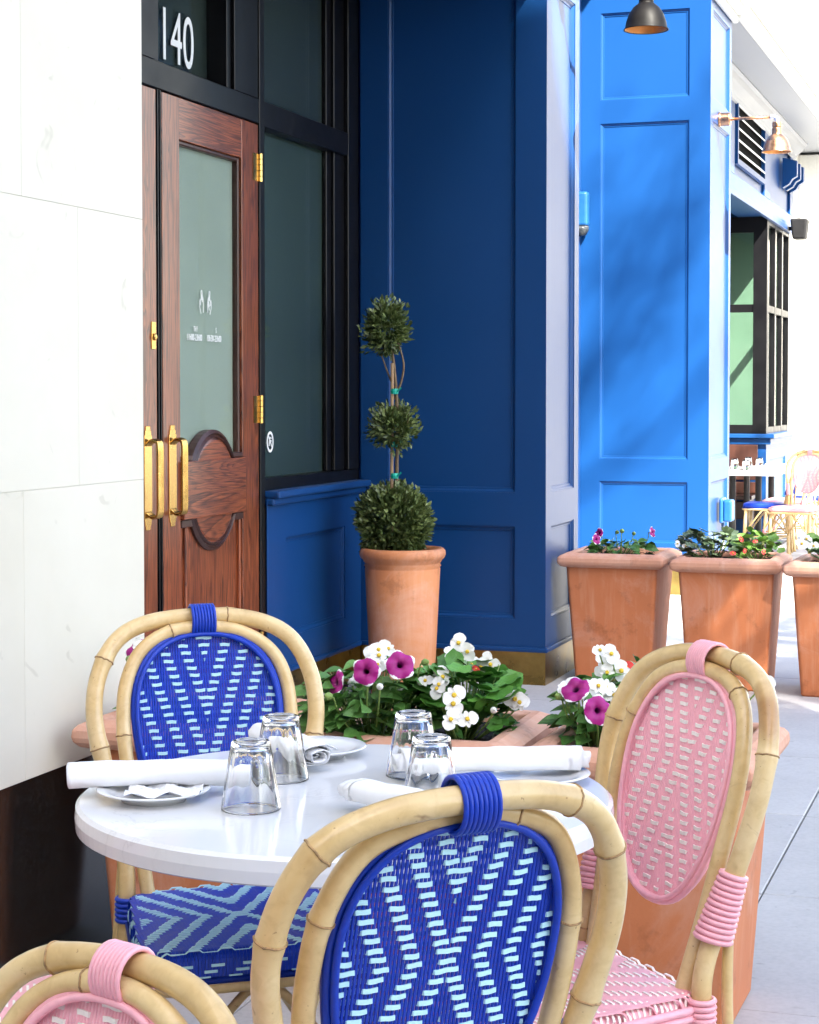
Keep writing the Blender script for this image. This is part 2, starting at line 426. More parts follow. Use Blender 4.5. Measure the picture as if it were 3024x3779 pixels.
    nt = m.node_tree; nt.nodes.remove(nt.nodes['Principled BSDF'])
    tr = N(nt, 'ShaderNodeBsdfTransparent'); tr.inputs[0].default_value = (0.90, 0.94, 0.92, 1)
    gl = N(nt, 'ShaderNodeBsdfGlossy'); gl.inputs['Roughness'].default_value = 0.02
    fr = N(nt, 'ShaderNodeFresnel'); fr.inputs['IOR'].default_value = 1.5
    mp = mapping(nt); n1 = noise(nt, mp, 1.5, 2); bp = N(nt, 'ShaderNodeBump'); bp.inputs['Strength'].default_value = 0.02; nt.links.new(n1.outputs[0], bp.inputs['Height'])
    nt.links.new(bp.outputs[0], gl.inputs['Normal'])
    mx = N(nt, 'ShaderNodeMixShader'); nt.links.new(fr.outputs[0], mx.inputs[0]); nt.links.new(tr.outputs[0], mx.inputs[1]); nt.links.new(gl.outputs[0], mx.inputs[2])
    nt.links.new(mx.outputs[0], nt.nodes['Material Output'].inputs[0])
    ge = N(nt, 'ShaderNodeNewGeometry'); ma = N(nt, 'ShaderNodeMath', operation='MULTIPLY_ADD'); ma.inputs[1].default_value = 1 / 1.5 - 1.5; ma.inputs[2].default_value = 1.5
    nt.links.new(ge.outputs['Backfacing'], ma.inputs[0]); nt.links.new(ma.outputs[0], fr.inputs['IOR'])
make_materials()

# ---------------------------------------------------------------- ground and paving
def build_ground():
    mb = MB()
    ss = [-120, 9.5, 60, 400]
    zz = [-0.05, -0.05, -0.05 - 0.0147 * 50.5, -0.05 - 0.0147 * 50.5]
    for k in range(3):
        mb.add([(-250, ss[k], zz[k]), (250, ss[k], zz[k]), (250, ss[k+1], zz[k+1]), (-250, ss[k+1], zz[k+1])], [(0, 1, 2, 3)])
    tag(mb.build('ground', 'asphalt', street=True), kind='structure')
    mb = MB()
    t0, t1 = -3.53, 3.12
    for k in range(2):
        a, b = ((-6.0, 9.5), (9.5, 32.0))[k]
        mb.add([(t0-0.3, a, ground_z(a) - 0.014), (t1, a, ground_z(a) - 0.014), (t1, b, ground_z(b) - 0.014), (t0-0.3, b, ground_z(b) - 0.014)], [(0, 1, 2, 3)])
    pav = tag(mb.build('pavement', 'joint_grey', street=True), kind='structure')
    rnd = random.Random(5)
    g = 0.0022
    for i in range(7):
        for j in range(-6, 25):
            a0, a1 = -3.53 + 0.95 * i + g, -3.53 + 0.95 * (i + 1) - g
            b0, b1 = 5.03 + 0.97 * (j - 3) + g, 5.03 + 0.97 * (j - 2) - g
            dz = rnd.uniform(-0.002, 0.002)
            mb = MB(off=((a0+a1)/2, (b0+b1)/2, ground_z((b0+b1)/2)))
            v = []
            for (a, b) in ((a0, b0), (a1, b0), (a1, b1), (a0, b1)): v.append((a, b, ground_z(b) - 0.045 + dz))
            for (a, b) in ((a0, b0), (a1, b0), (a1, b1), (a0, b1)): v.append((a, b, ground_z(b) + dz))
            mb.add(v, [(0,3,2,1),(4,5,6,7),(0,1,5,4),(1,2,6,5),(2,3,7,6),(3,0,4,7)])
            o = mb.build('paving_slab', 'concrete', pav, bevel=0.0025, seg=1)
            o.location = mb.off
    mb = MB(); mb.box(3.12, 3.3, -6, 9.5, -0.3, 0.0)
    tag(mb.build('kerb', 'concrete', street=True, bevel=0.015), kind='structure')
build_ground()

# ---------------------------------------------------------------- panelled faces
def panel_face(parent_name, parent, off, O, U, V, Nn, W, z0, z1, rects, mat='blue_paint', depth=0.018):
    """flat face with recessed moulded panels; O at the lower corner (height 0), heights are absolute"""
    O, U, V, Nn = Vector(O), Vector(U), Vector(V), Vector(Nn)
    q = lambda a, b, d: O + U * a + V * b + Nn * d
    xs = sorted({0, W} | {r[0] for r in rects} | {r[1] for r in rects})
    zs = sorted({z0, z1} | {r[2] for r in rects} | {r[3] for r in rects})
    mb = MB(off)
    for i in range(len(xs) - 1):
        for j in range(len(zs) - 1):
            cx, cz = (xs[i] + xs[i+1]) / 2, (zs[j] + zs[j+1]) / 2
            if any(r[0] < cx < r[1] and r[2] < cz < r[3] for r in rects): continue
            mb.add([q(xs[i], zs[j], 0), q(xs[i+1], zs[j], 0), q(xs[i+1], zs[j+1], 0), q(xs[i], zs[j+1], 0)], [(0, 1, 2, 3)])
    face = mb.build(parent_name, mat, parent, recalc=False)
    for r in rects:
        pb = MB(off)
        steps = [(0.0, 0.0), (0.0, -0.004), (0.006, -0.005), (0.014, -0.013), (0.022, -0.014), (0.024, -depth), (0.024, -depth)]
        loops = []
        for ins, d in steps[:-1]:
            loops.append([q(r[0]+ins, r[2]+ins, d), q(r[1]-ins, r[2]+ins, d), q(r[1]-ins, r[3]-ins, d), q(r[0]+ins, r[3]-ins, d)])
        pb.loft(loops, True, False, True)
        pb.build('panel', mat, face)
    return face

# ---------------------------------------------------------------- limestone building on the left
FT = -2.12          # facade plane
DT = -3.02          # door plane
lime = thing('limestone_building', 'cream limestone wall with polished black base left of the wooden doors', 'building', (FT, 4.25, 0))
def build_limestone():
    off = (FT, 4.25, 0)
    mb = MB(off); mb.box(-3.8, FT - 0.07, -21, 4.24, 0, 9.0); mb.box(-3.8, FT - 0.003, 0.2, 4.24, 0.479, 5.6); mb.build('wall', 'pale_stone', lime)
    cz = [0.48, 1.125, 1.774, 2.42, 3.07, 3.72, 4.37, 5.02, 5.67]
    for k in range(len(cz) - 1):
        e = 4.25
        js = [e] + [j for j in ([3.66, 2.36, 1.06, -0.24] if k % 2 == 0 else [3.915, 2.6, 1.3, 0.0])]
        for i in range(len(js) - 1):
            mb = MB(off)
            g = 0.0003
            mb.box(FT - 0.08, FT, js[i+1] + g, js[i] - (g if i else 0), cz[k] + g, cz[k+1] - g)
            mb.build('stone_block', 'limestone', lime, bevel=0.0009, seg=1)
    mb = MB(off); mb.box(FT - 0.08, FT - 0.012, 0.0, 4.25, 0.0, 0.478); mb.build('plinth', 'granite', lime, bevel=0.002, seg=1)
    # reveal of the stone into the doorway
    mb = MB(off); mb.box(DT - 0.2, FT - 0.082, 4.19, 4.249, 0.0, 5.6); mb.build('reveal', 'limestone', lime)
build_limestone()

# ---------------------------------------------------------------- blue storefront
SO = (FT, 8.33, 0)
sf = thing('blue_storefront', 'blue panelled storefront with recessed wooden double doors and brass kickplates', 'storefront', SO)
def SB(): return MB(SO)
PR = [(0.30, 0.73), (0.884, 3.21), (3.37, 3.97)]
def build_pier(s0, s1, name, zb=0.0):
    core = SB(); core.box(DT - 0.1, FT - 0.03, s0 + 0.03, s1, zb - 0.3, 5.4)
    core.box(FT - 0.032, FT - 0.0005, s1 - 0.03, s1 - 0.0005, zb - 0.3, 5.4)
    pier = core.build(name, 'blue_paint', sf)
    panel_face('side_face', pier, SO, (DT, s0, 0), (1, 0, 0), (0, 0, 1), (0, -1, 0), FT - DT, 0.165, 5.4,
               [(0.135, 0.755, a, b) for a, b in PR])
    panel_face('street_face', pier, SO, (FT, s0, 0), (0, 1, 0), (0, 0, 1), (1, 0, 0), s1 - s0, 0.165, 5.4,
               [(0.10, s1 - s0 - 0.09, a, b) for a, b in PR])
    cap = SB()
    cap.box(DT, FT + 0.012, s0 - 0.012, s0 + 0.02, 0.150, 0.172)
    cap.box(FT - 0.03, FT + 0.0125, s0 - 0.0125, s1, 0.1505, 0.1725)
    cap.build('base_moulding', 'blue_paint', pier, bevel=0.006)
    k = SB()
    k.box(DT, FT - 0.002, s0 + 0.004, s0 + 0.025, zb - 0.02, 0.150)
    k.box(FT - 0.02, FT - 0.001, s0 + 0.0035, s1, zb - 0.02, 0.1502)
    k.build('kickplate', 'brass_plate', pier)
    return pier
build_pier(8.33, 8.97, 'pier')
build_pier(12.84, 13.75, 'pier', ground_z(13))

def build_entrance():
    # structure behind and above
    w = SB(); w.box(-9, -3.7, 4.26, 13.7, -0.5, 9.0); w.box(-9, FT - 0.03, 4.26, 13.7, 5.41, 9.0)
    w.build('wall', 'room_dark', sf)
    w = SB(); w.box(-3.7, FT - 0.001, 4.251, 8.328, 3.26, 5.40); w.box(-3.7, FT - 0.001, 8.971, 12.839, 5.2, 5.40)
    w.build('recess_ceiling', 'blue_paint', sf)
    w = SB(); w.box(-3.2, DT - 0.001, 8.9, 12.9, -0.2, 5.19); w.build('recess_wall', 'blue_paint', sf)
    w = SB(); w.box(FT + 0.001, FT + 0.12, 12.85, 13.9, 4.16, 4.24); w.box(FT + 0.001, FT + 0.08, 12.85, 13.86, 4.09, 4.159); w.box(FT + 0.001, FT + 0.04, 12.85, 13.8, 4.03, 4.089)
    w.build('pier_cornice', 'pale_paint', sf, bevel=0.012)
    # apron below the window
    ap = panel_face('apron', sf, SO, (DT, 7.185, 0), (0, 1, 0), (0, 0, 1), (1, 0, 0), 8.33 - 7.185, 0.165, 0.905, [(0.21, 0.93, 0.30, 0.73)])
    b = SB(); b.box(DT - 0.1, DT - 0.03, 7.185, 8.33, 0.0, 0.9); b.build('backing', 'blue_paint', ap)
    b = SB(); b.box(DT - 0.05, DT + 0.012, 7.185, 8.318, 0.150, 0.1715); b.build('base_moulding', 'blue_paint', ap, bevel=0.006)
    b = SB(); b.box(DT - 0.05, DT - 0.002, 7.185, 8.33, 0.0, 0.1498); b.build('kickplate', 'brass_plate', ap)
    b = SB(); b.box(DT - 0.06, DT + 0.055, 7.19, 8.328, 0.905, 0.935); b.box(DT - 0.06, DT + 0.03, 7.19, 8.327, 0.875, 0.9045)
    b.build('sill', 'blue_paint', ap, bevel=0.008)
    # black window beside the door
    win = SB()
    win.box(DT - 0.09, DT - 0.005, 7.135, 7.185, 0.0, 4.05)                 # mullion next to the door
    win.box(DT - 0.09, DT - 0.010, 7.186, 8.33, 0.936, 0.985)
    win.box(DT - 0.09, DT - 0.0105, 7.186, 8.33, 2.44, 2.545)
    win.box(DT - 0.09, DT - 0.009, 8.19, 8.329, 0.986, 4.05)
    win.box(DT - 0.09, DT - 0.030, 8.06, 8.189, 0.9855, 4.05)
    win.box(DT - 0.09, DT - 0.045, 8.0, 8.059, 0.9855, 4.05)
    win.box(DT - 0.09, DT - 0.035, 7.186, 7.21, 0.9855, 4.05)
    window = win.build('window', 'black_frame', sf, bevel=0.003, seg=1)
    for z0, z1 in ((0.985, 2.44), (2.545, 4.05)):
        b = SB(); b.box(DT - 0.066, DT - 0.060, 7.21, 8.0, z0, z1); b.build('glass', 'window_glass', window)
        b = SB(); b.box(DT - 0.072, DT - 0.068, 7.21, 8.0, z0, z1); b.build('film', 'dark_green_film' if z0 < 2 else 'transom_film', window)
    # prohibition stickers on the lower corner of the glass
    for sc, kind in ((7.262, 0), (7.362, 1)):
        b = SB(); n = 28; r0, r1 = 0.036, 0.027
        ring = lambda r, d: [(DT - 0.0585 + d, sc + r * cos(2*pi*k/n), 1.135 + r * 1.25 * sin(2*pi*k/n)) for k in range(n)]
        b.loft([ring(r0, 0), ring(r0, 0.001), ring(r1, 0.001), ring(r1, 0)], True, False, False)
        b.tube([(DT - 0.058, sc - 0.02, 1.16), (DT - 0.058, sc + 0.02, 1.11)], 0.003, 5)
        if kind:
            b.tube([(DT - 0.058, sc - 0.012, 1.118), (DT - 0.058, sc - 0.004, 1.155), (DT - 0.058, sc + 0.012, 1.15)], 0.0028, 5)
            b.tube([(DT - 0.058, sc - 0.004, 1.142), (DT - 0.058, sc + 0.014, 1.138)], 0.0025, 5)
        else:
            b.tube([(DT - 0.058, sc + 0.002, 1.115), (DT - 0.058, sc + 0.016, 1.13), (DT - 0.058, sc + 0.006, 1.15)], 0.003, 5)
        b.build('sticker', 'white_vinyl', window)
    # transoms over the doors
    tr = SB()
    tr.box(DT - 0.13, DT - 0.008, 4.26, 7.134, 2.445, 2.545)
    tr.box(DT - 0.13, DT - 0.012, 6.90, 7.134, 2.546, 4.05)
    tr.box(DT - 0.13, DT - 0.028, 6.86, 6.899, 2.546, 4.05)
    tr.box(DT - 0.13, DT - 0.012, 6.06, 6.185, 2.546, 4.05)
    tr.box(DT - 0.13, DT - 0.022, 6.186, 6.235, 2.546, 4.05)
    tr.box(DT - 0.13, DT - 0.012, 4.26, 5.30, 0.0, 2.444)
    transom = tr.build('transom_window', 'black_frame', sf, bevel=0.003, seg=1)
    for a, b_ in ((6.236, 6.859), (5.36, 6.059)):
        b = SB(); b.box(DT - 0.112, DT - 0.106, a, b_, 2.546, 4.05); b.build('glass', 'window_glass', transom)
        b = SB(); b.box(DT - 0.120, DT - 0.116, a, b_, 2.546, 4.05); b.build('film', 'transom_film', transom)
    # door leaves
    def leaf(s0, s1, hinge_side):
        d = SB(); F = DT - 0.012; Bk = DT - 0.058
        lo = s0 + 0.145; hi = s1 - 0.165 if hinge_side > 0 else s1 - 0.145
        d.box(Bk, F, s0, lo, 0.01, 2.44); st = d.build('door', 'oak_upright', sf, bevel=0.002, seg=1)
        b = SB(); b.box(Bk, F, hi, s1, 0.01, 2.44); b.build('stile', 'oak_upright', st, bevel=0.002, seg=1)
        b = SB(); b.box(Bk, F - 0.001, lo, hi, 2.285, 2.44); b.build('top_rail', 'oak_level', st, bevel=0.002, seg=1)
        b = SB(); b.box(Bk, F - 0.001, lo, hi, 0.01, 0.24); b.build('bottom_rail', 'oak_level', st, bevel=0.002, seg=1)
        b = SB()
        for a, c in ((lo, lo + 0.016), (hi - 0.016, hi)):
            b.box(Bk, F - 0.010, a, c, 1.10, 2.285)
        b.box(Bk, F - 0.0105, lo + 0.0161, hi - 0.0161, 2.269, 2.2849); b.build('glazing_bead', 'dark_oak', st, bevel=0.004, seg=1)
        b = SB(); b.box(F - 0.032, F - 0.026, lo + 0.005, hi - 0.005, 1.0, 2.28); b.build('glass', 'window_glass', st)
        b = SB(); b.box(F - 0.040, F - 0.036, lo, hi, 0.9, 2.3); b.build('film', 'sage_film', st)
        b = SB(); b.box(Bk, F - 0.020, lo, hi, 0.24, 0.9); b.box(Bk, F - 0.009, lo + 0.06, hi - 0.06, 0.30, 0.88); b.build('lower_panel', 'oak_upright', st, bevel=0.006)
        b = SB()
        for a, c in ((lo, lo + 0.02), (hi - 0.02, hi)):
            b = SB(); b.box(Bk, F - 0.006, a, c, 0.24, 0.88); b.build('panel_bead', 'oak_upright', st, bevel=0.006)
        mc = (lo + hi) / 2; mz = 0.965; n = 48
        b = SB()
        ring = lambda r, t: [(t, mc + r * cos(2*pi*k/n), mz + r * sin(2*pi*k/n)) for k in range(n)]
        b.loft([ring(0.235, F - 0.03), ring(0.235, F + 0.002), ring(0.222, F + 0.010), ring(0.216, F + 0.002), ring(0.206, F + 0.014), ring(0.200, F - 0.002)], True, False, False)
        b.build('medallion_moulding', 'dark_oak', st, smooth=False)
        b = SB(); b.loft([ring(0.204, F - 0.03), ring(0.204, F + 0.004), ring(0.19, F + 0.008)], True, False, True); b.build('medallion', 'oak_level', st)
        b = SB(); b.box(Bk, F + 0.016, lo + 0.001, hi - 0.001, 0.865, 1.085); b.build('lock_rail', 'oak_level', st, bevel=0.004)
        b = SB(); b.box(Bk, F + 0.004, lo + 0.002, hi - 0.002, 0.835, 0.864); b.box(Bk, F + 0.004, lo + 0.002, hi - 0.002, 1.0855, 1.105); b.build('rail_moulding', 'dark_oak', st, bevel=0.004)
        # pull handle: stepped plate with a reeded bow
        hs = (s0 + 0.072) if hinge_side > 0 else (s1 - 0.08)
        b = SB()
        for hw, hz in ((0.030, 0.155), (0.024, 0.172), (0.017, 0.188)):
            b.box(F - 0.001, F + 0.0045 - (0.030 - hw) * 0.05, hs - hw, hs + hw, 1.035 - hz, 1.035 + hz)
        plate = b.build('handle', 'brass', st, bevel=0.001, seg=1)
        b = SB()
        path = catmull([(F + 0.003, hs, 1.155), (F + 0.022, hs, 1.17), (F + 0.040, hs, 1.168), (F + 0.050, hs, 1.15), (F + 0.051, hs, 1.035),
                        (F + 0.050, hs, 0.915), (F + 0.040, hs, 0.897), (F + 0.022, hs, 0.895), (F + 0.003, hs, 0.91)], 6)
        for k in range(4):
            b.tube([p + Vector((0, -0.0165 + 0.011 * k, 0)) for p in path], 0.0066, 8)
        b.build('handle_bow', 'brass', st, smooth=True)
        if hinge_side < 0:
            b = SB(); b.box(F - 0.001, F + 0.004, s1 - 0.045, s1 - 0.012, 1.50, 1.60); b.lathe([(0.013, F + 0.003), (0.012, F + 0.012), (0.006, F + 0.014)], 16, (0, s1 - 0.028, 1.545), 'X')
            b.build('lock', 'brass', st, bevel=0.001, seg=1)
        if hinge_side > 0:
            for hz in (2.265, 1.275, 0.30):
                b = SB(); b.box(F - 0.001, F + 0.003, s1 - 0.055, s1 + 0.004, hz - 0.055, hz + 0.055)
                for k in range(5): b.lathe([(0.010, -0.057 + 0.0233 * k), (0.010, -0.057 + 0.0233 * k + 0.021)], 12, (F + 0.006, s1 + 0.010, hz), 'Z')
                b.build('hinge', 'brass', st, smooth=False)
        return st
    rd = leaf(6.24, 7.13, 1)
    leaf(5.305, 6.188, -1)
    b = SB(); b.box(DT - 0.06, DT - 0.02, 6.189, 6.239, 0.0, 2.444); b.box(DT - 0.06, DT - 0.010, 6.198, 6.206, 0.0, 2.443); b.box(DT - 0.06, DT - 0.010, 6.219, 6.227, 0.0, 2.443)
    b.build('astragal', 'black_frame', sf)
    # lettering
    def text(body, size, s, z, parent, sx=0.75, name='lettering', ex=0.0006, t=None):
        cu = bpy.data.curves.new(name, 'FONT'); cu.body = body; cu.size = size; cu.extrude = ex; cu.align_x = 'CENTER'; cu.offset = 0.0
        cu.materials.append(M['white_vinyl'])
        o = bpy.data.objects.new(name, cu); C.objects.link(o); o.parent = parent
        m = Matrix(((0, 0, 1), (1, 0, 0), (0, 1, 0))).to_4x4()
        o.matrix_local = Matrix.Translation(Vector((t, s, z)) - Vector(SO)) @ m @ Matrix.Diagonal((sx, 1, 1, 1))
        bpy.context.view_layer.update()
        me = bpy.data.meshes.new_from_object(o.evaluated_get(bpy.context.evaluated_depsgraph_get()))
        me.materials.clear(); me.materials.append(M['white_vinyl'])
        q = bpy.data.objects.new(name, me); C.objects.link(q); q.parent = parent; q.matrix_local = o.matrix_local.copy()
        bpy.data.objects.remove(o)
        return q
    text('140', 0.285, 6.56, 2.598, transom, 0.74, t=DT - 0.1045)
    gt = DT - 0.012 - 0.0245
    text('TH F', 0.029, 6.575, 1.578, rd, 0.6, t=gt)
    text('S', 0.029, 6.765, 1.578, rd, 0.6, t=gt)
    text('11h00-23h00', 0.036, 6.565, 1.543, rd, 0.72, t=gt)
    text('10h30-23h00', 0.036, 6.745, 1.543, rd, 0.72, t=gt)
    b = SB()
    def line(pts, s, z, k=1.0):
        b.tube([(gt, s + p[0] * k * 0.62, z + p[1] * 0.54) for p in pts], 0.0014, 5)
    for s, mir in ((6.632, 1), (6.700, -1)):
        z = 1.648
        line([(-0.012, 0), (-0.030, 0.045), (-0.032, 0.085), (-0.024, 0.105), (-0.018, 0.09), (-0.018, 0.06)], s, z, mir)
        line([(0.022, 0.008), (0.024, 0.07), (0.018, 0.11), (0.006, 0.125), (0.002, 0.165), (-0.008, 0.168), (-0.012, 0.155), (-0.008, 0.10)], s, z, mir)
        line([(0.002, 0.14), (-0.003, 0.10), (-0.01, 0.095)], s, z, mir); line([(0.010, 0.118), (0.009, 0.085), (0.003, 0.085)], s, z, mir)
        if mir < 0:
            line([(0.006, 0.05), (0.016, 0.062), (0.014, 0.09), (0.004, 0.08), (0.006, 0.05)], s, z, mir); line([(-0.004, 0.03), (0.004, 0.045), (-0.002, 0.07)], s, z, mir)
    b.build('hands_emblem', 'white_vinyl', rd)
    # little closer box seen through the door glass
    b = SB(); b.box(DT - 0.10, DT - 0.075, 6.72, 6.93, 2.20, 2.262); b.build('door_closer', 'galvanised', rd, bevel=0.004)
build_entrance()

# fixtures on the second pier
o = MB((-3.0, 12.84, 2.6)); o.box(-3.06, -2.955, 12.75, 12.835, 2.50, 2.74)
al = thing('alarm_box', 'light blue box with black lens on the sunlit blue pier', 'alarm box', (-3.0, 12.84, 2.6))
o.build('housing', 'blue_box', al, bevel=0.02, seg=3)
o = MB((-3.0, 12.84, 2.6)); o.lathe([(0.055, 2.50), (0.052, 2.47), (0.035, 2.44), (0.01, 2.43)], 20, (-3.005, 12.785, 0)); o.build('lens', 'glass_dark', al, smooth=True)
ob = thing('outlet_cover', 'blue weatherproof outlet cover low on the sunlit pier', 'outlet box', (FT, 13.4, 0.5))
o = MB((FT, 13.4, 0.5)); o.box(FT + 0.001, FT + 0.03, 13.28, 13.46, 0.42, 0.60); o.box(FT + 0.03, FT + 0.09, 13.29, 13.45, 0.43, 0.585); o.build('cover', 'blue_box', ob, bevel=0.018, seg=3)
o = MB((FT, 13.4, 0.5)); o.tube([(FT + 0.018, 13.37, 0.42), (FT + 0.018, 13.37, 0.0)], 0.012, 10); o.build('conduit', 'galvanised', ob, smooth=True)

# ---------------------------------------------------------------- barn lamps
def lamp(s, label, shade_mat, arm_mat):
    L = thing('barn_lamp', label, 'lamp', (FT, s, 3.255), group='gooseneck barn lamps on the blue piers')
    b = MB(); b.lathe([(0.052, 0.0), (0.052, 0.012), (0.046, 0.014), (0.046, 0.075), (0.040, 0.082), (0.014, 0.084), (0.014, 0.10)], 28, (0, 0, 0), 'X'); b.build('wall_mount', arm_mat, L, smooth=False, bevel=0.002)
    b = MB(); b.tube([(0.08, 0, 0), (0.36, 0, 0)], 0.0105, 12); b.build('arm', arm_mat, L, smooth=True)
    b = MB(); b.tube(catmull([(0.355, 0, 0), (0.385, 0, -0.001), (0.40, 0, -0.014), (0.401, 0, -0.04)], 6), 0.0155, 12); b.build('elbow', 'galvanised', L, smooth=True)
    b = MB(); b.lathe([(0.030, -0.035), (0.032, -0.045), (0.032, -0.07), (0.026, -0.072), (0.033, -0.078), (0.034, -0.12), (0.040, -0.125)], 28, (0.401, 0, 0)); b.build('neck', shade_mat, L, smooth=False, bevel=0.002)
    out = [(0.038, -0.122), (0.060, -0.140), (0.080, -0.170), (0.092, -0.205), (0.097, -0.232), (0.104, -0.240)]
    b = MB(); b.lathe(out + [(0.104, -0.243), (0.098, -0.240)], 40, (0.401, 0, 0), cap0=False, cap1=False); sh = b.build('lamp_shade', shade_mat, L, smooth=True)
    b = MB(); b.lathe([(0.098, -0.240), (0.094, -0.232), (0.089, -0.205), (0.077, -0.172), (0.058, -0.143), (0.02, -0.135)], 40, (0.401, 0, 0), cap0=False); b.build('shade_lining', 'shade_inside', sh, smooth=True)
lamp(8.60, 'bronze barn lamp with shade put into its dark colour, at the top of the near grey blue pier', 'bronze_shaded', 'bronze_shaded')
lamp(13.2, 'copper barn lamp on a straight arm beside the black louvre', 'copper', 'copper')

# ---------------------------------------------------------------- bay beyond the second pier
BO = (-2.6, 19.3, 0)
bay = thing('bay_storefront', 'sunlit blue bay with black framed green room and white eave beyond the pier', 'storefront', BO)
def build_bay():
    B = lambda: MB(BO)
    BT = -2.6; zg = -0.25
    # header / fascia with pilasters
    b = B(); b.box(BT - 0.3, BT, 13.76, 21.1, 3.14, 4.3); b.build('fascia', 'blue_paint', bay)
    b = B()
    for s0, s1 in ((13.76, 16.9), (18.85, 19.25), (20.9, 21.12)): b.box(BT + 0.001, BT + 0.03, s0, s1, 3.30, 4.05)
    b.box(BT + 0.001, BT + 0.031, 13.76, 21.13, 3.14, 3.299)
    b.box(BT + 0.0005, BT + 0.045, 13.76, 21.15, 3.10, 3.16)
    b.build('fascia_trim', 'blue_paint', bay, bevel=0.006)
    # louvre
    b = B(); b.box(BT + 0.002, BT + 0.012, 17.0, 18.72, 3.45, 4.02); lv = b.build('louvre', 'louvre_black', bay)
    b = B(); b.box(BT + 0.013, BT + 0.05, 16.95, 17.0, 3.40, 4.05); b.box(BT + 0.013, BT + 0.05, 18.72, 18.77, 3.40, 4.05); b.box(BT + 0.013, BT + 0.05, 17.0, 18.72, 3.40, 3.45); b.build('louvre_frame', 'blue_paint', lv)
    for k in range(5):
        b = B(); z = 3.50 + k * 0.105
        b.add([(BT + 0.012, 17.0, z + 0.05), (BT + 0.05, 17.0, z), (BT + 0.05, 18.72, z), (BT + 0.012, 18.72, z + 0.05),
               (BT + 0.012, 17.0, z + 0.056), (BT + 0.05, 17.0, z + 0.018), (BT + 0.05, 18.72, z + 0.018), (BT + 0.012, 18.72, z + 0.056)],
              [(0,3,2,1),(4,5,6,7),(0,1,5,4),(1,2,6,5),(2,3,7,6),(3,0,4,7)])
        b.build('slat', 'pale_paint', lv)
    # eave: soffit, edge, crown moulding
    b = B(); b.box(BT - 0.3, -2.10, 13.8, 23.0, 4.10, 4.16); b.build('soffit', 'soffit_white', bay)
    b = B(); b.box(-2.10, -2.04, 13.8, 23.0, 4.07, 4.30); b.box(-2.04, -1.99, 13.8, 23.02, 4.2, 4.36); b.build('eave_edge', 'pale_paint', bay, bevel=0.015)
    b = B()
    prof = [(0.0, 3.93), (0.02, 3.94), (0.03, 3.97), (0.05, 3.99), (0.10, 4.03), (0.12, 4.07), (0.15, 4.085), (0.15, 4.10), (0.0, 4.10)]
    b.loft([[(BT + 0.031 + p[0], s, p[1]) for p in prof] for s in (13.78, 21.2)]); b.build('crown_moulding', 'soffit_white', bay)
    # room with green wall
    b = B(); b.box(-6.0, -3.4, 19.0, 23, zg, 4.3); b.box(-3.4, BT - 0.05, 20.6, 20.7, zg, 3.14); b.build('green_wall', 'green_plaster', bay)
    b = B(); b.box(-3.4, BT - 0.3, 13.76, 19.2, 3.2, 3.3); b.build('nook_ceiling', 'blue_paint', bay)
    b = B(); b.box(-3.6, -3.4, 13.76, 19.2, zg, 3.2); b.build('nook_wall', 'room_dark', bay)
    # end window (faces the camera)
    b = B()
    b.box(-3.4, BT - 0.001, 19.30, 19.36, 0.93, 1.02); b.box(-3.4, BT - 0.001, 19.30, 19.36, 2.98, 3.14)
    b.box(-2.74, BT - 0.0005, 19.295, 19.365, 0.93, 3.14); b.box(-3.4, -2.74, 19.305, 19.355, 2.17, 2.25); b.box(-3.4, -3.3, 19.30, 19.36, 1.02, 2.98)
    w = b.build('window', 'black_frame', bay)
    for z0, z1 in ((1.02, 2.17), (2.25, 2.98)):
        b = B(); b.box(-3.3, -2.74, 19.325, 19.331, z0, z1); b.build('glass', 'window_glass', w)
    # street windows: three lights wide, two high
    b = B()
    for s in (19.37, 19.93, 20.49, 21.05): b.box(BT - 0.05, BT + 0.0, s - 0.03, s + 0.03, 0.93, 3.14)
    for z in (0.96, 2.21, 3.10): b.box(BT - 0.048, BT - 0.002, 19.36, 21.08, z - 0.035, z + 0.035)
    w2 = b.build('window', 'black_frame', bay)
    for i in range(3):
        for z0, z1 in ((0.995, 2.175), (2.245, 3.065)):
            b = B(); s = 19.40 + 0.56 * i; b.box(BT - 0.035, BT - 0.03, s, s + 0.5, z0, z1); b.build('glass', 'window_glass', w2)
    # sill and base
    b = B(); b.box(-3.4, BT + 0.09, 19.22, 21.2, 0.885, 0.929); b.box(-3.4, BT + 0.05, 19.26, 21.16, 0.82, 0.884); b.build('sill', 'blue_paint', bay, bevel=0.008)
    panel_face('base_wall', bay, BO, (BT, 19.3, 0), (0, 1, 0), (0, 0, 1), (1, 0, 0), 1.8, zg, 0.82, [(0.25, 1.55, 0.12, 0.66)])
    b = B(); b.box(-3.4, BT - 0.001, 19.301, 19.4, zg, 0.819); b.build('end_wall', 'blue_paint', bay)
    b = B(); b.box(-3.4, BT - 0.02, 21.1, 21.12, zg, 4.3); b.build('end_return', 'blue_paint', bay)
    # stacked blue brackets under the crown
    for k in range(3):
        b = B(); s = 20.2 + 0.30 * k
        pr = [(0.0, 3.52), (0.07, 3.56), (0.10, 3.61), (0.15, 3.64), (0.15, 3.80), (0.0, 3.84)]
        b.loft([[(BT + 0.032 + p[0], ss, p[1]) for p in pr] for ss in (s, s + 0.10)]); b.build('bracket', 'blue_paint', bay, bevel=0.004)
    # white scroll corbel at the end of the eave
    b = B()
    pr = [(0.0, 2.9), (0.10, 3.05), (0.12, 3.3), (0.28, 3.55), (0.30, 3.75), (0.48, 3.85), (0.52, 4.07), (0.0, 4.07)]
    b.loft([[(BT + p[0], ss, p[1]) for p in pr] for ss in (21.9, 22.5)]); b.build('corbel', 'pale_paint', bay, bevel=0.01)
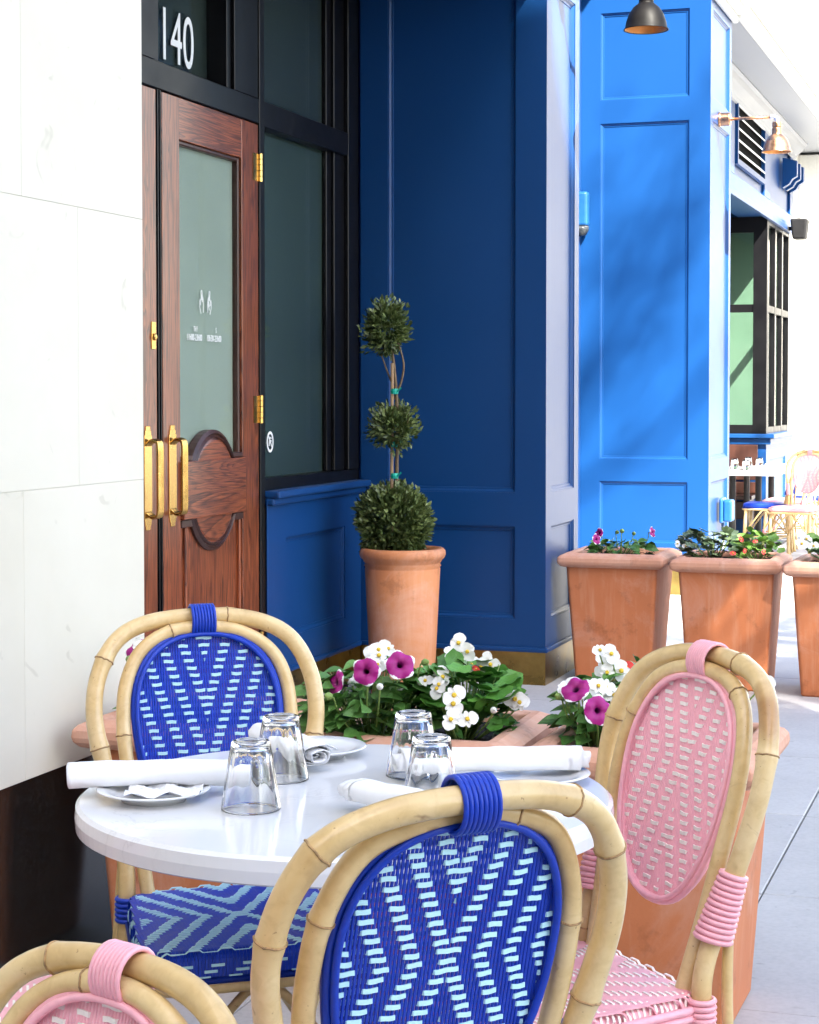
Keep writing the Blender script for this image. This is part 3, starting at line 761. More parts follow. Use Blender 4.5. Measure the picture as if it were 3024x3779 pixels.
    b = B(); b.box(-3.4, BT, 21.4, 30, zg, 4.3); b.build('pale_wall', 'pale_paint', bay)
    b = B(); b.box(-9, -2.12, 13.77, 30, 4.301, 9); b.build('upper_wall', 'pale_stone', bay)
build_bay()
sp = thing('loudspeaker', 'small grey loudspeaker under the far blue fascia', 'loudspeaker', (-2.55, 20.6, 3.12))
o = MB(); o.frustum((0.12, 0), 0.07, 0.10, -0.12, 0.09, 0.13, 0.10); o.build('cabinet', 'grey_plastic', sp, bevel=0.02); 
o = MB(); o.box(0.0, 0.08, -0.02, 0.02, -0.02, 0.02); o.build('bracket', 'grey_plastic', sp)

# wooden bench at the back of the nook
bn = thing('wooden_bench', 'dark brown slatted bench below the far black window', 'bench', (-3.0, 19.0, ground_z(19)))
for k, (z0, z1) in enumerate(((0.50, 0.86), (0.30, 0.48), (0.10, 0.28))):
    o = MB(); o.box(-0.42, 0.33, 0.18, 0.215, z0 + 0.1, z1 + 0.1); o.build('board', 'dark_oak', bn, bevel=0.006)
o = MB(); o.box(-0.42, 0.33, -0.22, 0.17, 0.42, 0.46); o.build('seat', 'dark_oak', bn, bevel=0.006)
for x in (-0.36, 0.28):
    o = MB(); o.box(x - 0.03, x + 0.03, -0.2, 0.12, 0.0, 0.419); o.build('leg', 'dark_oak', bn)

# ---------------------------------------------------------------- stone building that closes the street, unseen buildings added to block sun and sky, street trees
def far_building():
    L = thing('stone_building', 'pale sunlit stone building closing the far end of the street', 'building', (-2, 34, -0.5))
    b = MB(); b.box(-9, 14, 0, 8, 0, 14); b.build('wall', 'pale_stone', L)
    for i in range(7):
        for j in range(3):
            b = MB(); x = -7.5 + 3.0 * i; z = 1.4 + 3.9 * j
            b.box(x, x + 1.3, -0.04, -0.01, z, z + 2.2); w = b.build('window', 'glass_dark', L)
            b = MB(); b.box(x - 0.12, x, -0.1, -0.012, z - 0.1, z + 2.3); b.box(x + 1.3, x + 1.42, -0.1, -0.012, z - 0.1, z + 2.3); b.box(x, x + 1.3, -0.1, -0.0125, z + 2.2, z + 2.3); b.box(x, x + 1.3, -0.12, -0.0125, z - 0.1, z); b.build('frame', 'pale_stone', w)
far_building()
def sun_blocker():  # unseen slab, placed and sized only to keep sun off the terrace
    L = thing('sun_blocker', 'unseen pale stone slab added across the street to shade the doorway', 'building', (9, -14, 0))
    b = MB(); b.box(0, 3, -16, 8.78, -0.3, 21); b.build('wall', 'pale_stone', L)
    for i in range(7):
        for j in range(5):
            s = -14.5 + 3.3 * i; z = 1.5 + 4.1 * j
            b = MB(); b.box(-0.03, -0.01, s, s + 1.5, z, z + 2.4); b.build('window', 'glass_dark', L)
sun_blocker()
def build_sky_blocker():  # unseen, added to hold low sky light out of the door recess
    L = thing('sky_blocker', 'unseen brown brick building added behind the viewer to cut low sky light', 'building', (0, -22, 0))
    b = MB(); b.box(-12, 22, -6, 0, -0.3, 17); b.build('wall', 'brown_brick', L)
    for i in range(9):
        for j in range(4):
            b = MB(); x = -10.5 + 3.5 * i; z = 1.4 + 3.9 * j; b.box(x, x + 1.4, 0.01, 0.03, z, z + 2.3); b.build('window', 'glass_dark', L)
build_sky_blocker()

def street_tree(t, s, h, r, n, label, seed):
    rnd = random.Random(seed)
    T = thing('street_tree', label, 'tree', (t, s, 0), group='street trees on the kerb side')
    b = MB(); tips = []
    b.tube(catmull([(0, 0, -0.05), (0.04, 0.02, h * 0.3), (-0.03, 0.05, h * 0.6), (0.02, 0, h * 0.85)], 6), lambda u: 0.13 * (1 - 0.7 * u), 10)
    for k in range(16):
        a = rnd.uniform(0, 2*pi); z0 = h * rnd.uniform(0.45, 0.8); e = rnd.uniform(0.5, 0.95) * r
        p1 = Vector((cos(a) * e * 0.5, sin(a) * e * 0.5, z0 + rnd.uniform(0.2, 0.6))); p2 = Vector((cos(a) * e, sin(a) * e, z0 + rnd.uniform(0.5, 1.6)))
        b.tube(catmull([(0, 0, z0), p1, p2], 5), lambda u: 0.045 * (1 - 0.8 * u), 6); tips += [p1, p2, (p1 + p2) / 2]
    b.build('trunk', 'bark', T, smooth=True)
    b = MB()
    cl = [(p + Vector((rnd.gauss(0, 0.3), rnd.gauss(0, 0.3), rnd.gauss(0, 0.3))), rnd.uniform(0.3, 0.65)) for p in tips for _ in range(2)]
    for k in range(n):
        c, cr = rnd.choice(cl)
        p = c + Vector((rnd.gauss(0, 1), rnd.gauss(0, 1), rnd.gauss(0, 0.8))) * cr * 0.55
        u = Vector((rnd.gauss(0, 1), rnd.gauss(0, 1), rnd.gauss(0, 1))).normalized(); w = u.orthogonal().normalized()
        l = rnd.uniform(0.05, 0.09)
        b.add([p - u * l, p + w * l * 0.5, p + u * l, p - w * l * 0.5], [(0, 1, 2, 3)])
    tag(b.build('crown', 'leaf_tree', T, recalc=False), kind='stuff')
street_tree(6.0, 1.3, 13.6, 2.3, 9000, 'leafy street tree at the kerb shading the near planters', 3)
street_tree(10.2, -1.0, 24.0, 2.0, 1300, 'tall thin tree across the street, dappling the sunlit pier', 8)
street_tree(4.8, 10.5, 12.0, 1.8, 5200, 'unseen street tree added at the kerb to shade the far terrace tables', 14)  # added crown keeps the far chairs out of full sun

# ---------------------------------------------------------------- planters
def at(u, v, Y):
    """a point Y metres in front of the camera, seen at (u, v) of the 1725 x 2156 photograph"""
    return Vector(((u - 862.5) / 3950 * Y, Y, CAM_H - (v - 828) / 3950 * Y))

def sq(h, r, z, n=5):
    pts = []
    for cx, cy, a0 in ((1, 1, 0), (-1, 1, 90), (-1, -1, 180), (1, -1, 270)):
        for k in range(n):
            a = radians(a0 + 90 * k / (n - 1)); pts.append((cx * (h - r) + r * cos(a), cy * (h - r) + r * sin(a), z))
    return pts
def make_planter(label, t, s, group, rz=0.0, sc=1.0):
    L = thing('square_planter', label, 'planter', (t, s, ground_z(s)), rz, group)
    L.scale = (1, 1, sc)
    b = MB(); b.loft([sq(0.172, 0.015, 0.0), sq(0.178, 0.017, 0.008), sq(0.214, 0.017, 0.538)], True, True, False); b.build('body', 'terracotta', L, smooth=False)
    b = MB()
    b.loft([sq(0.206, 0.012, 0.536), sq(0.222, 0.014, 0.534), sq(0.238, 0.013, 0.540), sq(0.248, 0.014, 0.551), sq(0.251, 0.014, 0.562), sq(0.249, 0.014, 0.578), sq(0.240, 0.014, 0.588),
            sq(0.214, 0.016, 0.600), sq(0.196, 0.014, 0.600), sq(0.186, 0.012, 0.594), sq(0.183, 0.01, 0.54)], True, False, False)
    o = b.build('rim', 'terracotta_rim', L, smooth=False, bevel=0.003)
    b = MB(); n = 16; rnd = random.Random(hash(label) % 1000 if False else len(label))
    b.loft([[(-0.184 + 0.368 * i / n, -0.184 + 0.368 * j / n, 0.565 + rnd.uniform(-0.008, 0.012)) for i in range(n + 1)] for j in range(n + 1)], False, False, False)
    so = b.build('soil', 'dark_soil', L, smooth=True)
    b = MB()
    for k in range(90):
        x, y = rnd.uniform(-0.17, 0.17), rnd.uniform(-0.17, 0.17); a = rnd.uniform(0, pi); l = rnd.uniform(0.008, 0.022); z = 0.575 + rnd.uniform(0, 0.008)
        dx, dy = cos(a) * l, sin(a) * l
        b.add([(x-dx, y-dy, z), (x - dy*0.2, y + dx*0.2, z + 0.003), (x+dx, y+dy, z + rnd.uniform(0, 0.01)), (x + dy*0.2, y - dx*0.2, z - 0.002)], [(0, 1, 2), (0, 2, 3)])
    tag(b.build('bark_mulch', 'bark_chip', so, recalc=False), kind='stuff')
    return L
GN = 'square terracotta planters across the near side of the terrace'
GF = 'square terracotta planters beside the far end of the terrace'
pl_left = make_planter('terracotta square planter behind the far blue chair, touching the limestone wall', -1.815, 4.01, GN)
pl_mid = make_planter('terracotta square planter with magenta petunias and white begonias behind the table glasses', -1.295, 4.01, GN, radians(1.2))
pl_right = make_planter('terracotta square planter behind the pink chair on the right', -0.77, 4.02, GN, radians(-1.0))
pl_a = make_planter('terracotta square planter against the pier with sparse purple petunias', -1.85, 8.70, GF, 0, 1.0)
pl_b = make_planter('terracotta square planter with grey green leaves, second from the blue pier', -1.315, 8.63, GF, radians(1.0), 1.0)
pl_c = make_planter('terracotta square planter with bright green plants, cut by the right picture edge', -0.79, 8.56, GF, radians(-1.5), 1.0)

# ---------------------------------------------------------------- plants
def leaf_mesh(name, kind):
    b = MB()
    if kind == 'ovate':
        n = 5; rows = []
        for i in range(n + 1):
            u = i / n; w = 0.37 * sin(pi * min(1, u * 1.02) ** 0.8) ** 0.9 if 0 < u < 1 else 0.012
            z = -0.22 * u * u
            rows.append([(-w, u, z + w * 0.28), (-w * 0.5, u, z + w * 0.05), (0, u, z - 0.01), (w * 0.5, u, z + w * 0.05), (w, u, z + w * 0.28)])
        b.loft(rows, False, False, False)
    elif kind == 'round':
        n = 14; rings = []
        for r in (0.12, 0.32, 0.5):
            ring = []
            for k in range(n):
                a = 2 * pi * k / n
                rr = r * (1 + (0.10 * sin(5 * a + 1) if r > 0.4 else 0.02 * sin(5 * a)))
                cut = 0.82 if abs(a - 1.5 * pi) < 0.3 and r > 0.3 else 1.0
                ring.append((rr * cos(a) * 0.95 * cut, 0.5 + rr * sin(a) * cut, 0.10 * (r / 0.5) ** 2 + 0.05 * r * sin(5 * a) * 1.4))
            rings.append(ring)
        b.loft(rings, True, True, False)
    elif kind == 'lobed':
        n = 18; rings = []
        for r in (0.15, 0.5):
            rings.append([(r * (1 + 0.28 * sin(4.5 * 2 * pi * k / n) * (r > 0.3)) * cos(2*pi*k/n), 0.5 + r * (1 + 0.28 * sin(4.5 * 2*pi*k/n) * (r > 0.3)) * sin(2*pi*k/n), 0.25 * r * r + 0.05 * sin(9 * k)) for k in range(n)])
        b.loft(rings, True, True, False)
    me = bpy.data.meshes.new(name); me.from_pydata(b.v, [], b.f)
    me.polygons.foreach_set('use_smooth', [True] * len(me.polygons)); return me
LEAF = {}
for nm, kind, mt in (('petunia_leaf', 'ovate', 'leaf_petunia'), ('begonia_leaf', 'round', 'leaf_begonia'), ('grey_leaf', 'lobed', 'leaf_grey'), ('bright_leaf', 'round', 'leaf_bright'), ('box_leaf', 'ovate', 'leaf_box')):
    LEAF[nm] = leaf_mesh(nm, kind); LEAF[nm].materials.append(M[mt])
def petunia_mesh():
    b = MB(); n = 30; rings = []
    for r, z in ((0.003, -0.045), (0.0045, -0.022), (0.008, -0.006), (0.016, 0.0), (0.028, 0.001), (0.036, -0.002), (0.041, -0.005)):
        ring = []
        for k in range(n):
            a = 2 * pi * k / n
            lob = 1 + 0.10 * cos(5 * a) * min(1, r / 0.03)
            ring.append((r * lob * cos(a), r * lob * sin(a), z + 0.0035 * sin(5 * a + 1.5) * (r / 0.04) + (0.0018 * sin(15 * a) if r > 0.03 else 0)))
        rings.append(ring)
    b.loft(rings, True, True, False)
    me = bpy.data.meshes.new('petunia_flower'); me.from_pydata(b.v, [], b.f); me.materials.append(M['petunia_petal'])
    me.polygons.foreach_set('use_smooth', [True] * len(me.polygons)); return me
def begonia_mesh():
    b = MB()
    for a, l, w in ((0, 0.0185, 0.024), (pi, 0.0185, 0.024), (pi/2, 0.014, 0.010), (-pi/2, 0.014, 0.010)):
        n = 5; rows = []
        for i in range(n + 1):
            u = i / n; ww = w * sin(pi * (0.12 + 0.82 * u)) ** 0.8 * 0.62; d = u * l * 1.25 + 0.001
            row = []
            for k in (-1, -0.4, 0.4, 1):
                x, y = d, ww * k
                row.append((x * cos(a) - y * sin(a), x * sin(a) + y * cos(a), 0.004 * u + 0.003 * abs(k) - 0.006 * u * u))
            rows.append(row)
        b.loft(rows, False, False, False)
    me = bpy.data.meshes.new('begonia_flower'); me.from_pydata(b.v, [], b.f); me.materials.append(M['petal_white'])
    me.polygons.foreach_set('use_smooth', [True] * len(me.polygons)); return me
PET, BEG = petunia_mesh(), begonia_mesh()
BEG_RED = BEG.copy(); BEG_RED.materials.clear(); BEG_RED.materials.append(M['petal_red'])
_b = MB(); _b.lathe([(0.0015, 0.0), (0.0045, 0.002), (0.005, 0.005), (0.003, 0.008)], 10); CORE = bpy.data.meshes.new('flower_core'); CORE.from_pydata(_b.v, [], _b.f); CORE.materials.append(M['yellow_core'])
_b = MB(); _b.lathe([(0.001, 0.0), (0.006, 0.006), (0.0075, 0.013), (0.004, 0.02), (0.0005, 0.023)], 10); BUD = bpy.data.meshes.new('flower_bud'); BUD.from_pydata(_b.v, [], _b.f); BUD.materials.append(M['bud_green']); BUDW = BUD.copy(); BUDW.materials.clear(); BUDW.materials.append(M['petal_white'])

def orient(d, roll=0.0, fwd_is_y=True):
    d = Vector(d).normalized()
    q = d.to_track_quat('Y' if fwd_is_y else 'Z', 'Z' if fwd_is_y else 'Y')
    ax = Vector((0, 1, 0)) if fwd_is_y else Vector((0, 0, 1))
    return q.to_matrix().to_4x4() @ Matrix.Rotation(roll, 4, ax)
def put(name, me, parent, loc, rotm, sc):
    o = bpy.data.objects.new(name, me); C.objects.link(o); o.parent = parent
    o.matrix_local = Matrix.Translation(loc) @ rotm @ Matrix.Scale(sc, 4)
    return o
def plant(name, label, cat, base, R, H, nleaf, leaf, lsize, flowers, seed, group=None, stem_mat='bud_green', squash=1.0):
    """base: world point on the soil. flowers: list of (world point, kind, facing, scale)"""
    rnd = random.Random(seed)
    T = thing(name, label, cat, base, 0, group, street=False)
    base = Vector(base)
    stems = MB()
    for k in range(max(6, nleaf // 6)):
        a = rnd.uniform(0, 2*pi); r = R * sqrt(rnd.random()) * 0.85; h = H * (0.55 + 0.4 * rnd.random())
        stems.tube([(r * 0.2 * cos(a), r * 0.2 * sin(a) * squash, -0.01), (r * 0.7 * cos(a), r * 0.7 * sin(a) * squash, h * 0.55), (r * cos(a), r * sin(a) * squash, h)], lambda u: 0.0026 * (1 - 0.5 * u), 5)
    for p, kind, fc, sc in flowers:
        q = Vector(p) - base; fd = Vector(fc).normalized()
        stems.tube(catmull([(q.x * 0.3, q.y * 0.3, 0.0), (q.x * 0.8, q.y * 0.8, q.z * 0.6), q - fd * (0.04 if kind == 'petunia' else 0.002) * sc], 4), 0.002, 5)
    st = stems.build('stem', stem_mat, T, smooth=True)
    for k in range(nleaf):
        a = rnd.uniform(0, 2*pi); rr = rnd.random() ** 0.5; th = rnd.random()
        r = R * rr; h = H * (0.06 + 0.98 * rnd.random() ** 0.8 * (1 - 0.35 * rr * rr))
        out = Vector((cos(a), sin(a) * squash, 0)); d = (out * (0.5 + 0.9 * rr) + Vector((rnd.gauss(0, 0.35), rnd.gauss(0, 0.35), rnd.uniform(-0.35, 0.55)))).normalized()
        s = lsize * rnd.uniform(0.6, 1.2)
        put('leaf', LEAF[leaf], T, Vector((r * cos(a), r * sin(a) * squash, h)) - d * s * 0.3, orient(d, rnd.gauss(0, 0.4)), s)
    for p, kind, fc, sc in flowers:
        q = Vector(p) - base
        if kind == 'petunia': put('flower', PET, T, q, orient(fc, rnd.uniform(0, 6), False), sc)
        elif kind in ('white', 'red'):
            f = put('flower', BEG if kind == 'white' else BEG_RED, T, q, orient(fc, rnd.uniform(0, 6), False), sc)
            o = bpy.data.objects.new('flower_centre', CORE); C.objects.link(o); o.parent = f; o.location = (0, 0, 0.001)
        else: put('bud', BUDW if kind == 'budw' else BUD, T, q, orient(fc, 0, False), sc)
    return T
CAMV = Vector((0, -1, 0.35))
def fl(u, v, Y, kind, sc=1.0, dx=0.0, dz=0.0):
    return (at(u, v, Y), kind, CAMV + Vector((dx, 0, dz)), sc)
def spread(u, v, Y, n, kind, seed, du=22, dv=22, sc=1.0):
    r = random.Random(seed)
    return [fl(u + r.gauss(0, du), v + r.gauss(0, dv), Y + r.uniform(-0.05, 0.05), kind, sc * r.uniform(0.75, 1.1), r.uniform(-0.6, 0.6), r.uniform(-0.2, 0.5)) for _ in range(n)]
GP = 'bedding plants in the terracotta planters'
SZ = 0.575
# middle planter: petunias left, begonia right
plant('petunia_plant', 'petunia with two large magenta white-edged blooms, left half of the middle planter', 'flowering plant', (-0.085, 4.13, SZ), 0.155, 0.165, 280, 'petunia_leaf', 0.054,
      [fl(770, 1415, 4.02, 'petunia', 0.76, -0.25), fl(843, 1401, 4.06, 'petunia', 0.80, 0.15, 0.25), fl(888, 1398, 4.1, 'bud', 1.1, 0.8), fl(706, 1440, 4.05, 'petunia', 0.7, -1.8, 0.3), fl(700, 1470, 4.0, 'bud', 1.2, -0.8), fl(742, 1440, 4.06, 'budw', 1.2), fl(800, 1450, 4.0, 'budw', 1.0)]
      + spread(793, 1378, 4.16, 7, 'white', 4, 16, 12, 0.95) + spread(812, 1400, 4.12, 3, 'white', 5, 20, 8, 0.9), 11, GP, squash=0.75)
plant('begonia_plant', 'white begonia with round glossy leaves, right half of the middle planter', 'flowering plant', (0.115, 4.145, SZ), 0.12, 0.17, 165, 'begonia_leaf', 0.056,
      spread(972, 1368, 4.2, 7, 'white', 7, 13, 13, 1.05) + spread(918, 1422, 4.1, 5, 'white', 8, 12, 12, 1.0) + spread(1030, 1405, 4.2, 5, 'white', 9, 16, 14, 1.0)
      + [fl(957, 1467, 4.03, 'white', 1.15), fl(955, 1485, 4.02, 'white', 1.1), fl(950, 1518, 3.97, 'white', 1.0), fl(985, 1517, 3.97, 'white', 1.0), fl(1085, 1475, 4.1, 'white', 1.1), fl(1095, 1482, 4.1, 'white', 1.0), fl(1040, 1500, 4.05, 'budw', 1.0)]
      + [fl(1003, 1410, 4.15, 'red', 0.4), fl(1040, 1415, 4.2, 'red', 0.4), fl(890, 1432, 4.14, 'red', 0.45)], 12, GP, squash=0.8)
# right planter
plant('petunia_plant', 'petunia with two magenta blooms left of the pink chair back', 'flowering plant', (0.405, 4.05, SZ), 0.09, 0.15, 125, 'petunia_leaf', 0.050,
      [fl(1213, 1452, 3.95, 'petunia', 0.80, -0.6, 0.9), fl(1262, 1498, 3.90, 'petunia', 0.78, 0.3), fl(1183, 1470, 3.98, 'bud', 1.1, -0.6)] + spread(1190, 1462, 4.0, 4, 'white', 15, 12, 12, 0.9), 21, GP)
plant('begonia_plant', 'white begonia with small red blooms behind the pink chair back', 'flowering plant', (0.55, 4.12, SZ), 0.14, 0.17, 95, 'begonia_leaf', 0.055,
      spread(1282, 1398, 4.12, 7, 'white', 16, 12, 14, 1.05) + spread(1265, 1452, 4.0, 6, 'white', 17, 16, 14, 1.0) + [fl(1320, 1408, 4.1, 'red', 0.8), fl(1332, 1422, 4.1, 'red', 0.8), fl(1310, 1415, 4.08, 'white', 1.1), fl(1612, 1440, 4.1, 'white', 1.1), fl(1606, 1448, 4.1, 'budw', 1.0)], 22, GP)
# left planter, seen through the far blue chair
plant('petunia_plant', 'small petunia seen through the hoop of the far blue chair', 'flowering plant', (-0.585, 4.36, SZ), 0.09, 0.15, 40, 'petunia_leaf', 0.05,
      [fl(288, 1368, 4.32, 'petunia', 0.8, -0.6, 0.6), fl(272, 1392, 4.3, 'bud', 1.2)] + spread(290, 1360, 4.33, 2, 'white', 31, 8, 5, 0.9), 31, GP)
# far planters
zf = 0.575
def far_fl(lst): return [fl(u, v, Y, k, sc, dx) for u, v, Y, k, sc, dx in lst]
c = P(-1.85, 8.70, zf)
plant('petunia_plant', 'sparse petunia with dark purple blooms in the planter against the pier', 'flowering plant', c, 0.155, 0.085, 85, 'petunia_leaf', 0.05,
      far_fl([(1262, 1122, 8.75, 'petunia', 0.6, -1.2), (1258, 1135, 8.7, 'petunia', 0.62, 0.8), (1310, 1120, 8.75, 'bud', 1.5, 0), (1335, 1125, 8.8, 'bud', 1.3, 0), (1376, 1120, 8.75, 'petunia', 0.6, 1.4), (1298, 1122, 8.75, 'bud', 1.3, 0.3)]), 41, GP)
c = P(-1.40, 8.63, zf)
plant('leafy_plant', 'grey green lobed plant in the second far planter', 'plant', c, 0.14, 0.14, 110, 'grey_leaf', 0.05, far_fl([(1428, 1145, 8.6, 'white', 0.7, 0), (1445, 1150, 8.6, 'white', 0.7, 0)]), 42, GP)
c = P(-1.20, 8.66, zf)
plant('begonia_plant', 'light green begonia with red buds in the second far planter', 'flowering plant', c, 0.11, 0.13, 75, 'bright_leaf', 0.05, far_fl([(1562, 1135, 8.45, 'red', 0.6, 0), (1592, 1140, 8.45, 'red', 0.5, 0), (1570, 1160, 8.4, 'red', 0.5, 0), (1545, 1165, 8.4, 'red', 0.6, 0), (1610, 1162, 8.4, 'red', 0.5, 0)]), 43, GP)
c = P(-0.82, 8.56, zf)
plant('begonia_plant', 'bright green begonia in the planter at the right picture edge', 'flowering plant', c, 0.15, 0.13, 80, 'bright_leaf', 0.068, far_fl([(1690, 1145, 8.3, 'white', 1.2, 0), (1700, 1135, 8.35, 'white', 1.2, 0), (1715, 1150, 8.3, 'white', 1.1, 0)]), 44, GP)

# ---------------------------------------------------------------- topiary in a round pot
def build_topiary():
    pt = thing('round_pot', 'tall round terracotta pot in the blue recess', 'pot', (-2.66, 7.88, 0))
    b = MB()
    b.lathe([(0.135, 0.0), (0.14, 0.008), (0.168, 0.565), (0.165, 0.57), (0.172, 0.578), (0.166, 0.588), (0.172, 0.594), (0.176, 0.604), (0.186, 0.612), (0.192, 0.625), (0.191, 0.642), (0.182, 0.654), (0.165, 0.656), (0.158, 0.64), (0.155, 0.60)], 56, cap1=False)
    b.build('body', 'terracotta_pot', pt, smooth=True)
    b = MB(); b.lathe([(0.158, 0.622), (0.08, 0.63), (0.01, 0.632)], 24, cap0=False); b.build('soil', 'dark_soil', pt)
    T = thing('topiary', 'three-ball boxwood topiary on a staked stem against the blue wall', 'topiary', (-2.70, 7.88, 0.615))
    b = MB()
    b.tube(catmull([(0.01, 0, -0.01), (0.012, 0, 0.3), (0.016, 0, 0.62), (0.0, 0, 0.85), (-0.03, 0.01, 1.0)], 6), lambda u: 0.009 * (1 - 0.35 * u), 8)
    b.tube(catmull([(0.0, 0, 0.70), (0.035, 0.0, 0.78), (0.045, 0, 0.86), (0.02, 0, 0.95)], 6), lambda u: 0.006 * (1 - 0.4 * u), 7)
    b.tube(catmull([(0.0, 0, 0.75), (-0.03, 0.0, 0.82), (-0.06, 0, 0.9)], 6), lambda u: 0.005 * (1 - 0.4 * u), 7)
    b.tube(catmull([(0.014, 0, 0.46), (0.05, 0.01, 0.56), (0.07, 0, 0.64)], 6), lambda u: 0.005 * (1 - 0.4 * u), 7)
    b.build('stem', 'stem_brown', T, smooth=True)
    b = MB(); b.tube([(-0.008, -0.012, -0.02), (-0.004, -0.012, 0.86)], 0.0075, 8); b.build('stake', 'stake', T)
    for z in (0.735, 0.36, 0.50):
        b = MB(); b.lathe([(0.017, -0.012), (0.019, 0.0), (0.017, 0.012)], 12, (0.004, -0.006, z), cap0=False, cap1=False); b.add([(0.015, -0.018, z), (0.04, -0.022, z + 0.02), (0.043, -0.02, z + 0.012), (0.017, -0.016, z - 0.008)], [(0, 1, 2, 3)])
        b.build('tie', 'green_tape', T)
    rnd = random.Random(77)
    def ball(c, R, n, sq_, seed, lump, size, fill=0.45):
        b = MB(); c = Vector(c)
        for k in range(n):
            d = Vector((rnd.gauss(0, 1), rnd.gauss(0, 1), rnd.gauss(0, 1))).normalized()
            nz = mnoise.noise(d * 2.2 + Vector((seed, 0, 0))) + 0.5 * mnoise.noise(d * 5 + Vector((0, seed, 0)))
            sh = rnd.random() ** fill
            p = c + Vector((d.x * sq_[0], d.y * sq_[1], d.z * sq_[2])) * R * (1 + lump * nz) * (0.45 + 0.58 * sh) + Vector((rnd.gauss(0, 0.006), rnd.gauss(0, 0.006), rnd.gauss(0, 0.006)))
            if p.z < c.z - R * sq_[2] * 0.92: p.z = c.z - R * sq_[2] * 0.92 + rnd.random() * 0.02
            ax = (d + Vector((rnd.gauss(0, 0.45), rnd.gauss(0, 0.45), rnd.gauss(0.35, 0.4)))).normalized()
            w = ax.cross(Vector((rnd.gauss(0, 1), rnd.gauss(0, 1), rnd.gauss(0, 1)))).normalized(); nn = ax.cross(w)
            l = size * rnd.uniform(0.7, 1.25)
            b.add([p, p + ax * l * 0.45 + w * l * 0.27 + nn * l * 0.06, p + ax * l, p + ax * l * 0.45 - w * l * 0.27 + nn * l * 0.06], [(0, 1, 2), (0, 2, 3)])
        for k in range(int(n / 130)):                     # stray shoots
            d = Vector((rnd.gauss(0, 1), rnd.gauss(0, 1), rnd.gauss(0.5, 1))).normalized()
            p = c + Vector((d.x * sq_[0], d.y * sq_[1], d.z * sq_[2])) * R * 0.95; dd = (d + Vector((0, 0, 0.5))).normalized()
            for q in range(7):
                w = Vector((rnd.gauss(0, 1), rnd.gauss(0, 1), rnd.gauss(0, 1))).normalized(); p2 = p + dd * 0.006 * q; ax = (dd + w * 0.8).normalized(); w = ax.orthogonal().normalized(); l = size * 0.8
                b.add([p2, p2 + ax * l * 0.45 + w * l * 0.27, p2 + ax * l, p2 + ax * l * 0.45 - w * l * 0.27], [(0, 1, 2), (0, 2, 3)])
        return tag(b.build('foliage', 'leaf_box', T, recalc=False), kind='stuff')
    ball((0.0, 0, 0.155), 0.152, 7500, (1.0, 0.95, 1.0), 1.3, 0.22, 0.028)
    ball((0.0, 0, 0.575), 0.082, 1350, (1.1, 0.9, 1.1), 4.1, 0.7, 0.028, 0.75)
    ball((-0.035, 0, 1.01), 0.084, 1700, (1.0, 0.9, 1.3), 9.7, 0.55, 0.028, 0.7)
build_topiary()

# ---------------------------------------------------------------- round table and what stands on it
TX, TY, TZ = -0.096, 2.80, 0.74
def build_table():
    t = thing('round_table', 'round white quartz table in the foreground between the bamboo chairs', 'table', (TX, TY, 0), 0, street=False)
    b = MB(); b.lathe([(0.02, TZ - 0.041), (0.392, TZ - 0.041), (0.400, TZ - 0.037), (0.4015, TZ - 0.02), (0.400, TZ - 0.005), (0.394, TZ), (0.02, TZ)], 128); b.build('table_top', 'quartz', t, smooth=False, bevel=0.0)
    b = MB(); b.lathe([(0.15, TZ - 0.050), (0.15, TZ - 0.0415)], 24); b.lathe([(0.036, 0.03), (0.036, TZ - 0.049)], 20); b.build('column', 'black_metal', t)
    b = MB(); b.lathe([(0.22, 0.0), (0.22, 0.012), (0.06, 0.032), (0.037, 0.035)], 40); b.build('base', 'black_metal', t)
build_table()
def build_glass(x, y, label, seed):
    g = thing('glass_tumbler', label, 'tumbler', (x, y, TZ + 0.0005), seed * 0.7, street=False, group='upturned fluted glass tumblers on the round table')
    fl_ = lambda a, h: 1 - 0.035 * abs(sin(5 * a)) ** 0.7 * max(0.0, min(1.0, (h - 0.028) / 0.012)) * max(0.0, min(1.0, (0.094 - h) / 0.008))
    prof = [(0.0425, 0.0), (0.0435, 0.0006), (0.0432, 0.004), (0.0405, 0.022), (0.0395, 0.028), (0.0390, 0.034), (0.036, 0.050), (0.0325, 0.072), (0.0295, 0.090), (0.0285, 0.096), (0.0270, 0.099), (0.0235, 0.100), (0.020, 0.0985), (0.004, 0.0975)]
    inner = [(0.004, 0.090), (0.021, 0.0895), (0.0245, 0.086), (0.0285, 0.070), (0.0325, 0.050), (0.0365, 0.028), (0.0405, 0.004), (0.0418, 0.0004)]
    b = MB()
    seg = 80
    rings = []
    for r, h in prof: rings.append([(r * fl_(2*pi*i/seg, h) * cos(2*pi*i/seg), r * fl_(2*pi*i/seg, h) * sin(2*pi*i/seg), h) for i in range(seg)])
    b.loft(rings, True, False, True)
    rings2 = [[(r * cos(2*pi*i/seg), r * sin(2*pi*i/seg), h) for i in range(seg)] for r, h in inner]
    b.loft([rings2[-1 - k] for k in range(len(rings2))], True, False, True)
    n0 = 0; off = len(prof) * seg
    b.f += [(n0 + i, off + i, off + (i + 1) % seg, n0 + (i + 1) % seg) for i in range(seg)]; b.m += [0] * seg
    b.build('body', 'tumbler_glass', g, smooth=True)
build_glass(-0.229, 2.69, 'upturned tumbler nearest the left plate', 1)
build_glass(-0.200, 2.90, 'upturned tumbler in front of the far blue chair and its napkin', 2)
build_glass(0.006, 2.93, 'upturned tumbler at the back in front of the flowers', 3)
build_glass(0.032, 2.725, 'upturned tumbler just behind the near blue chair', 4)
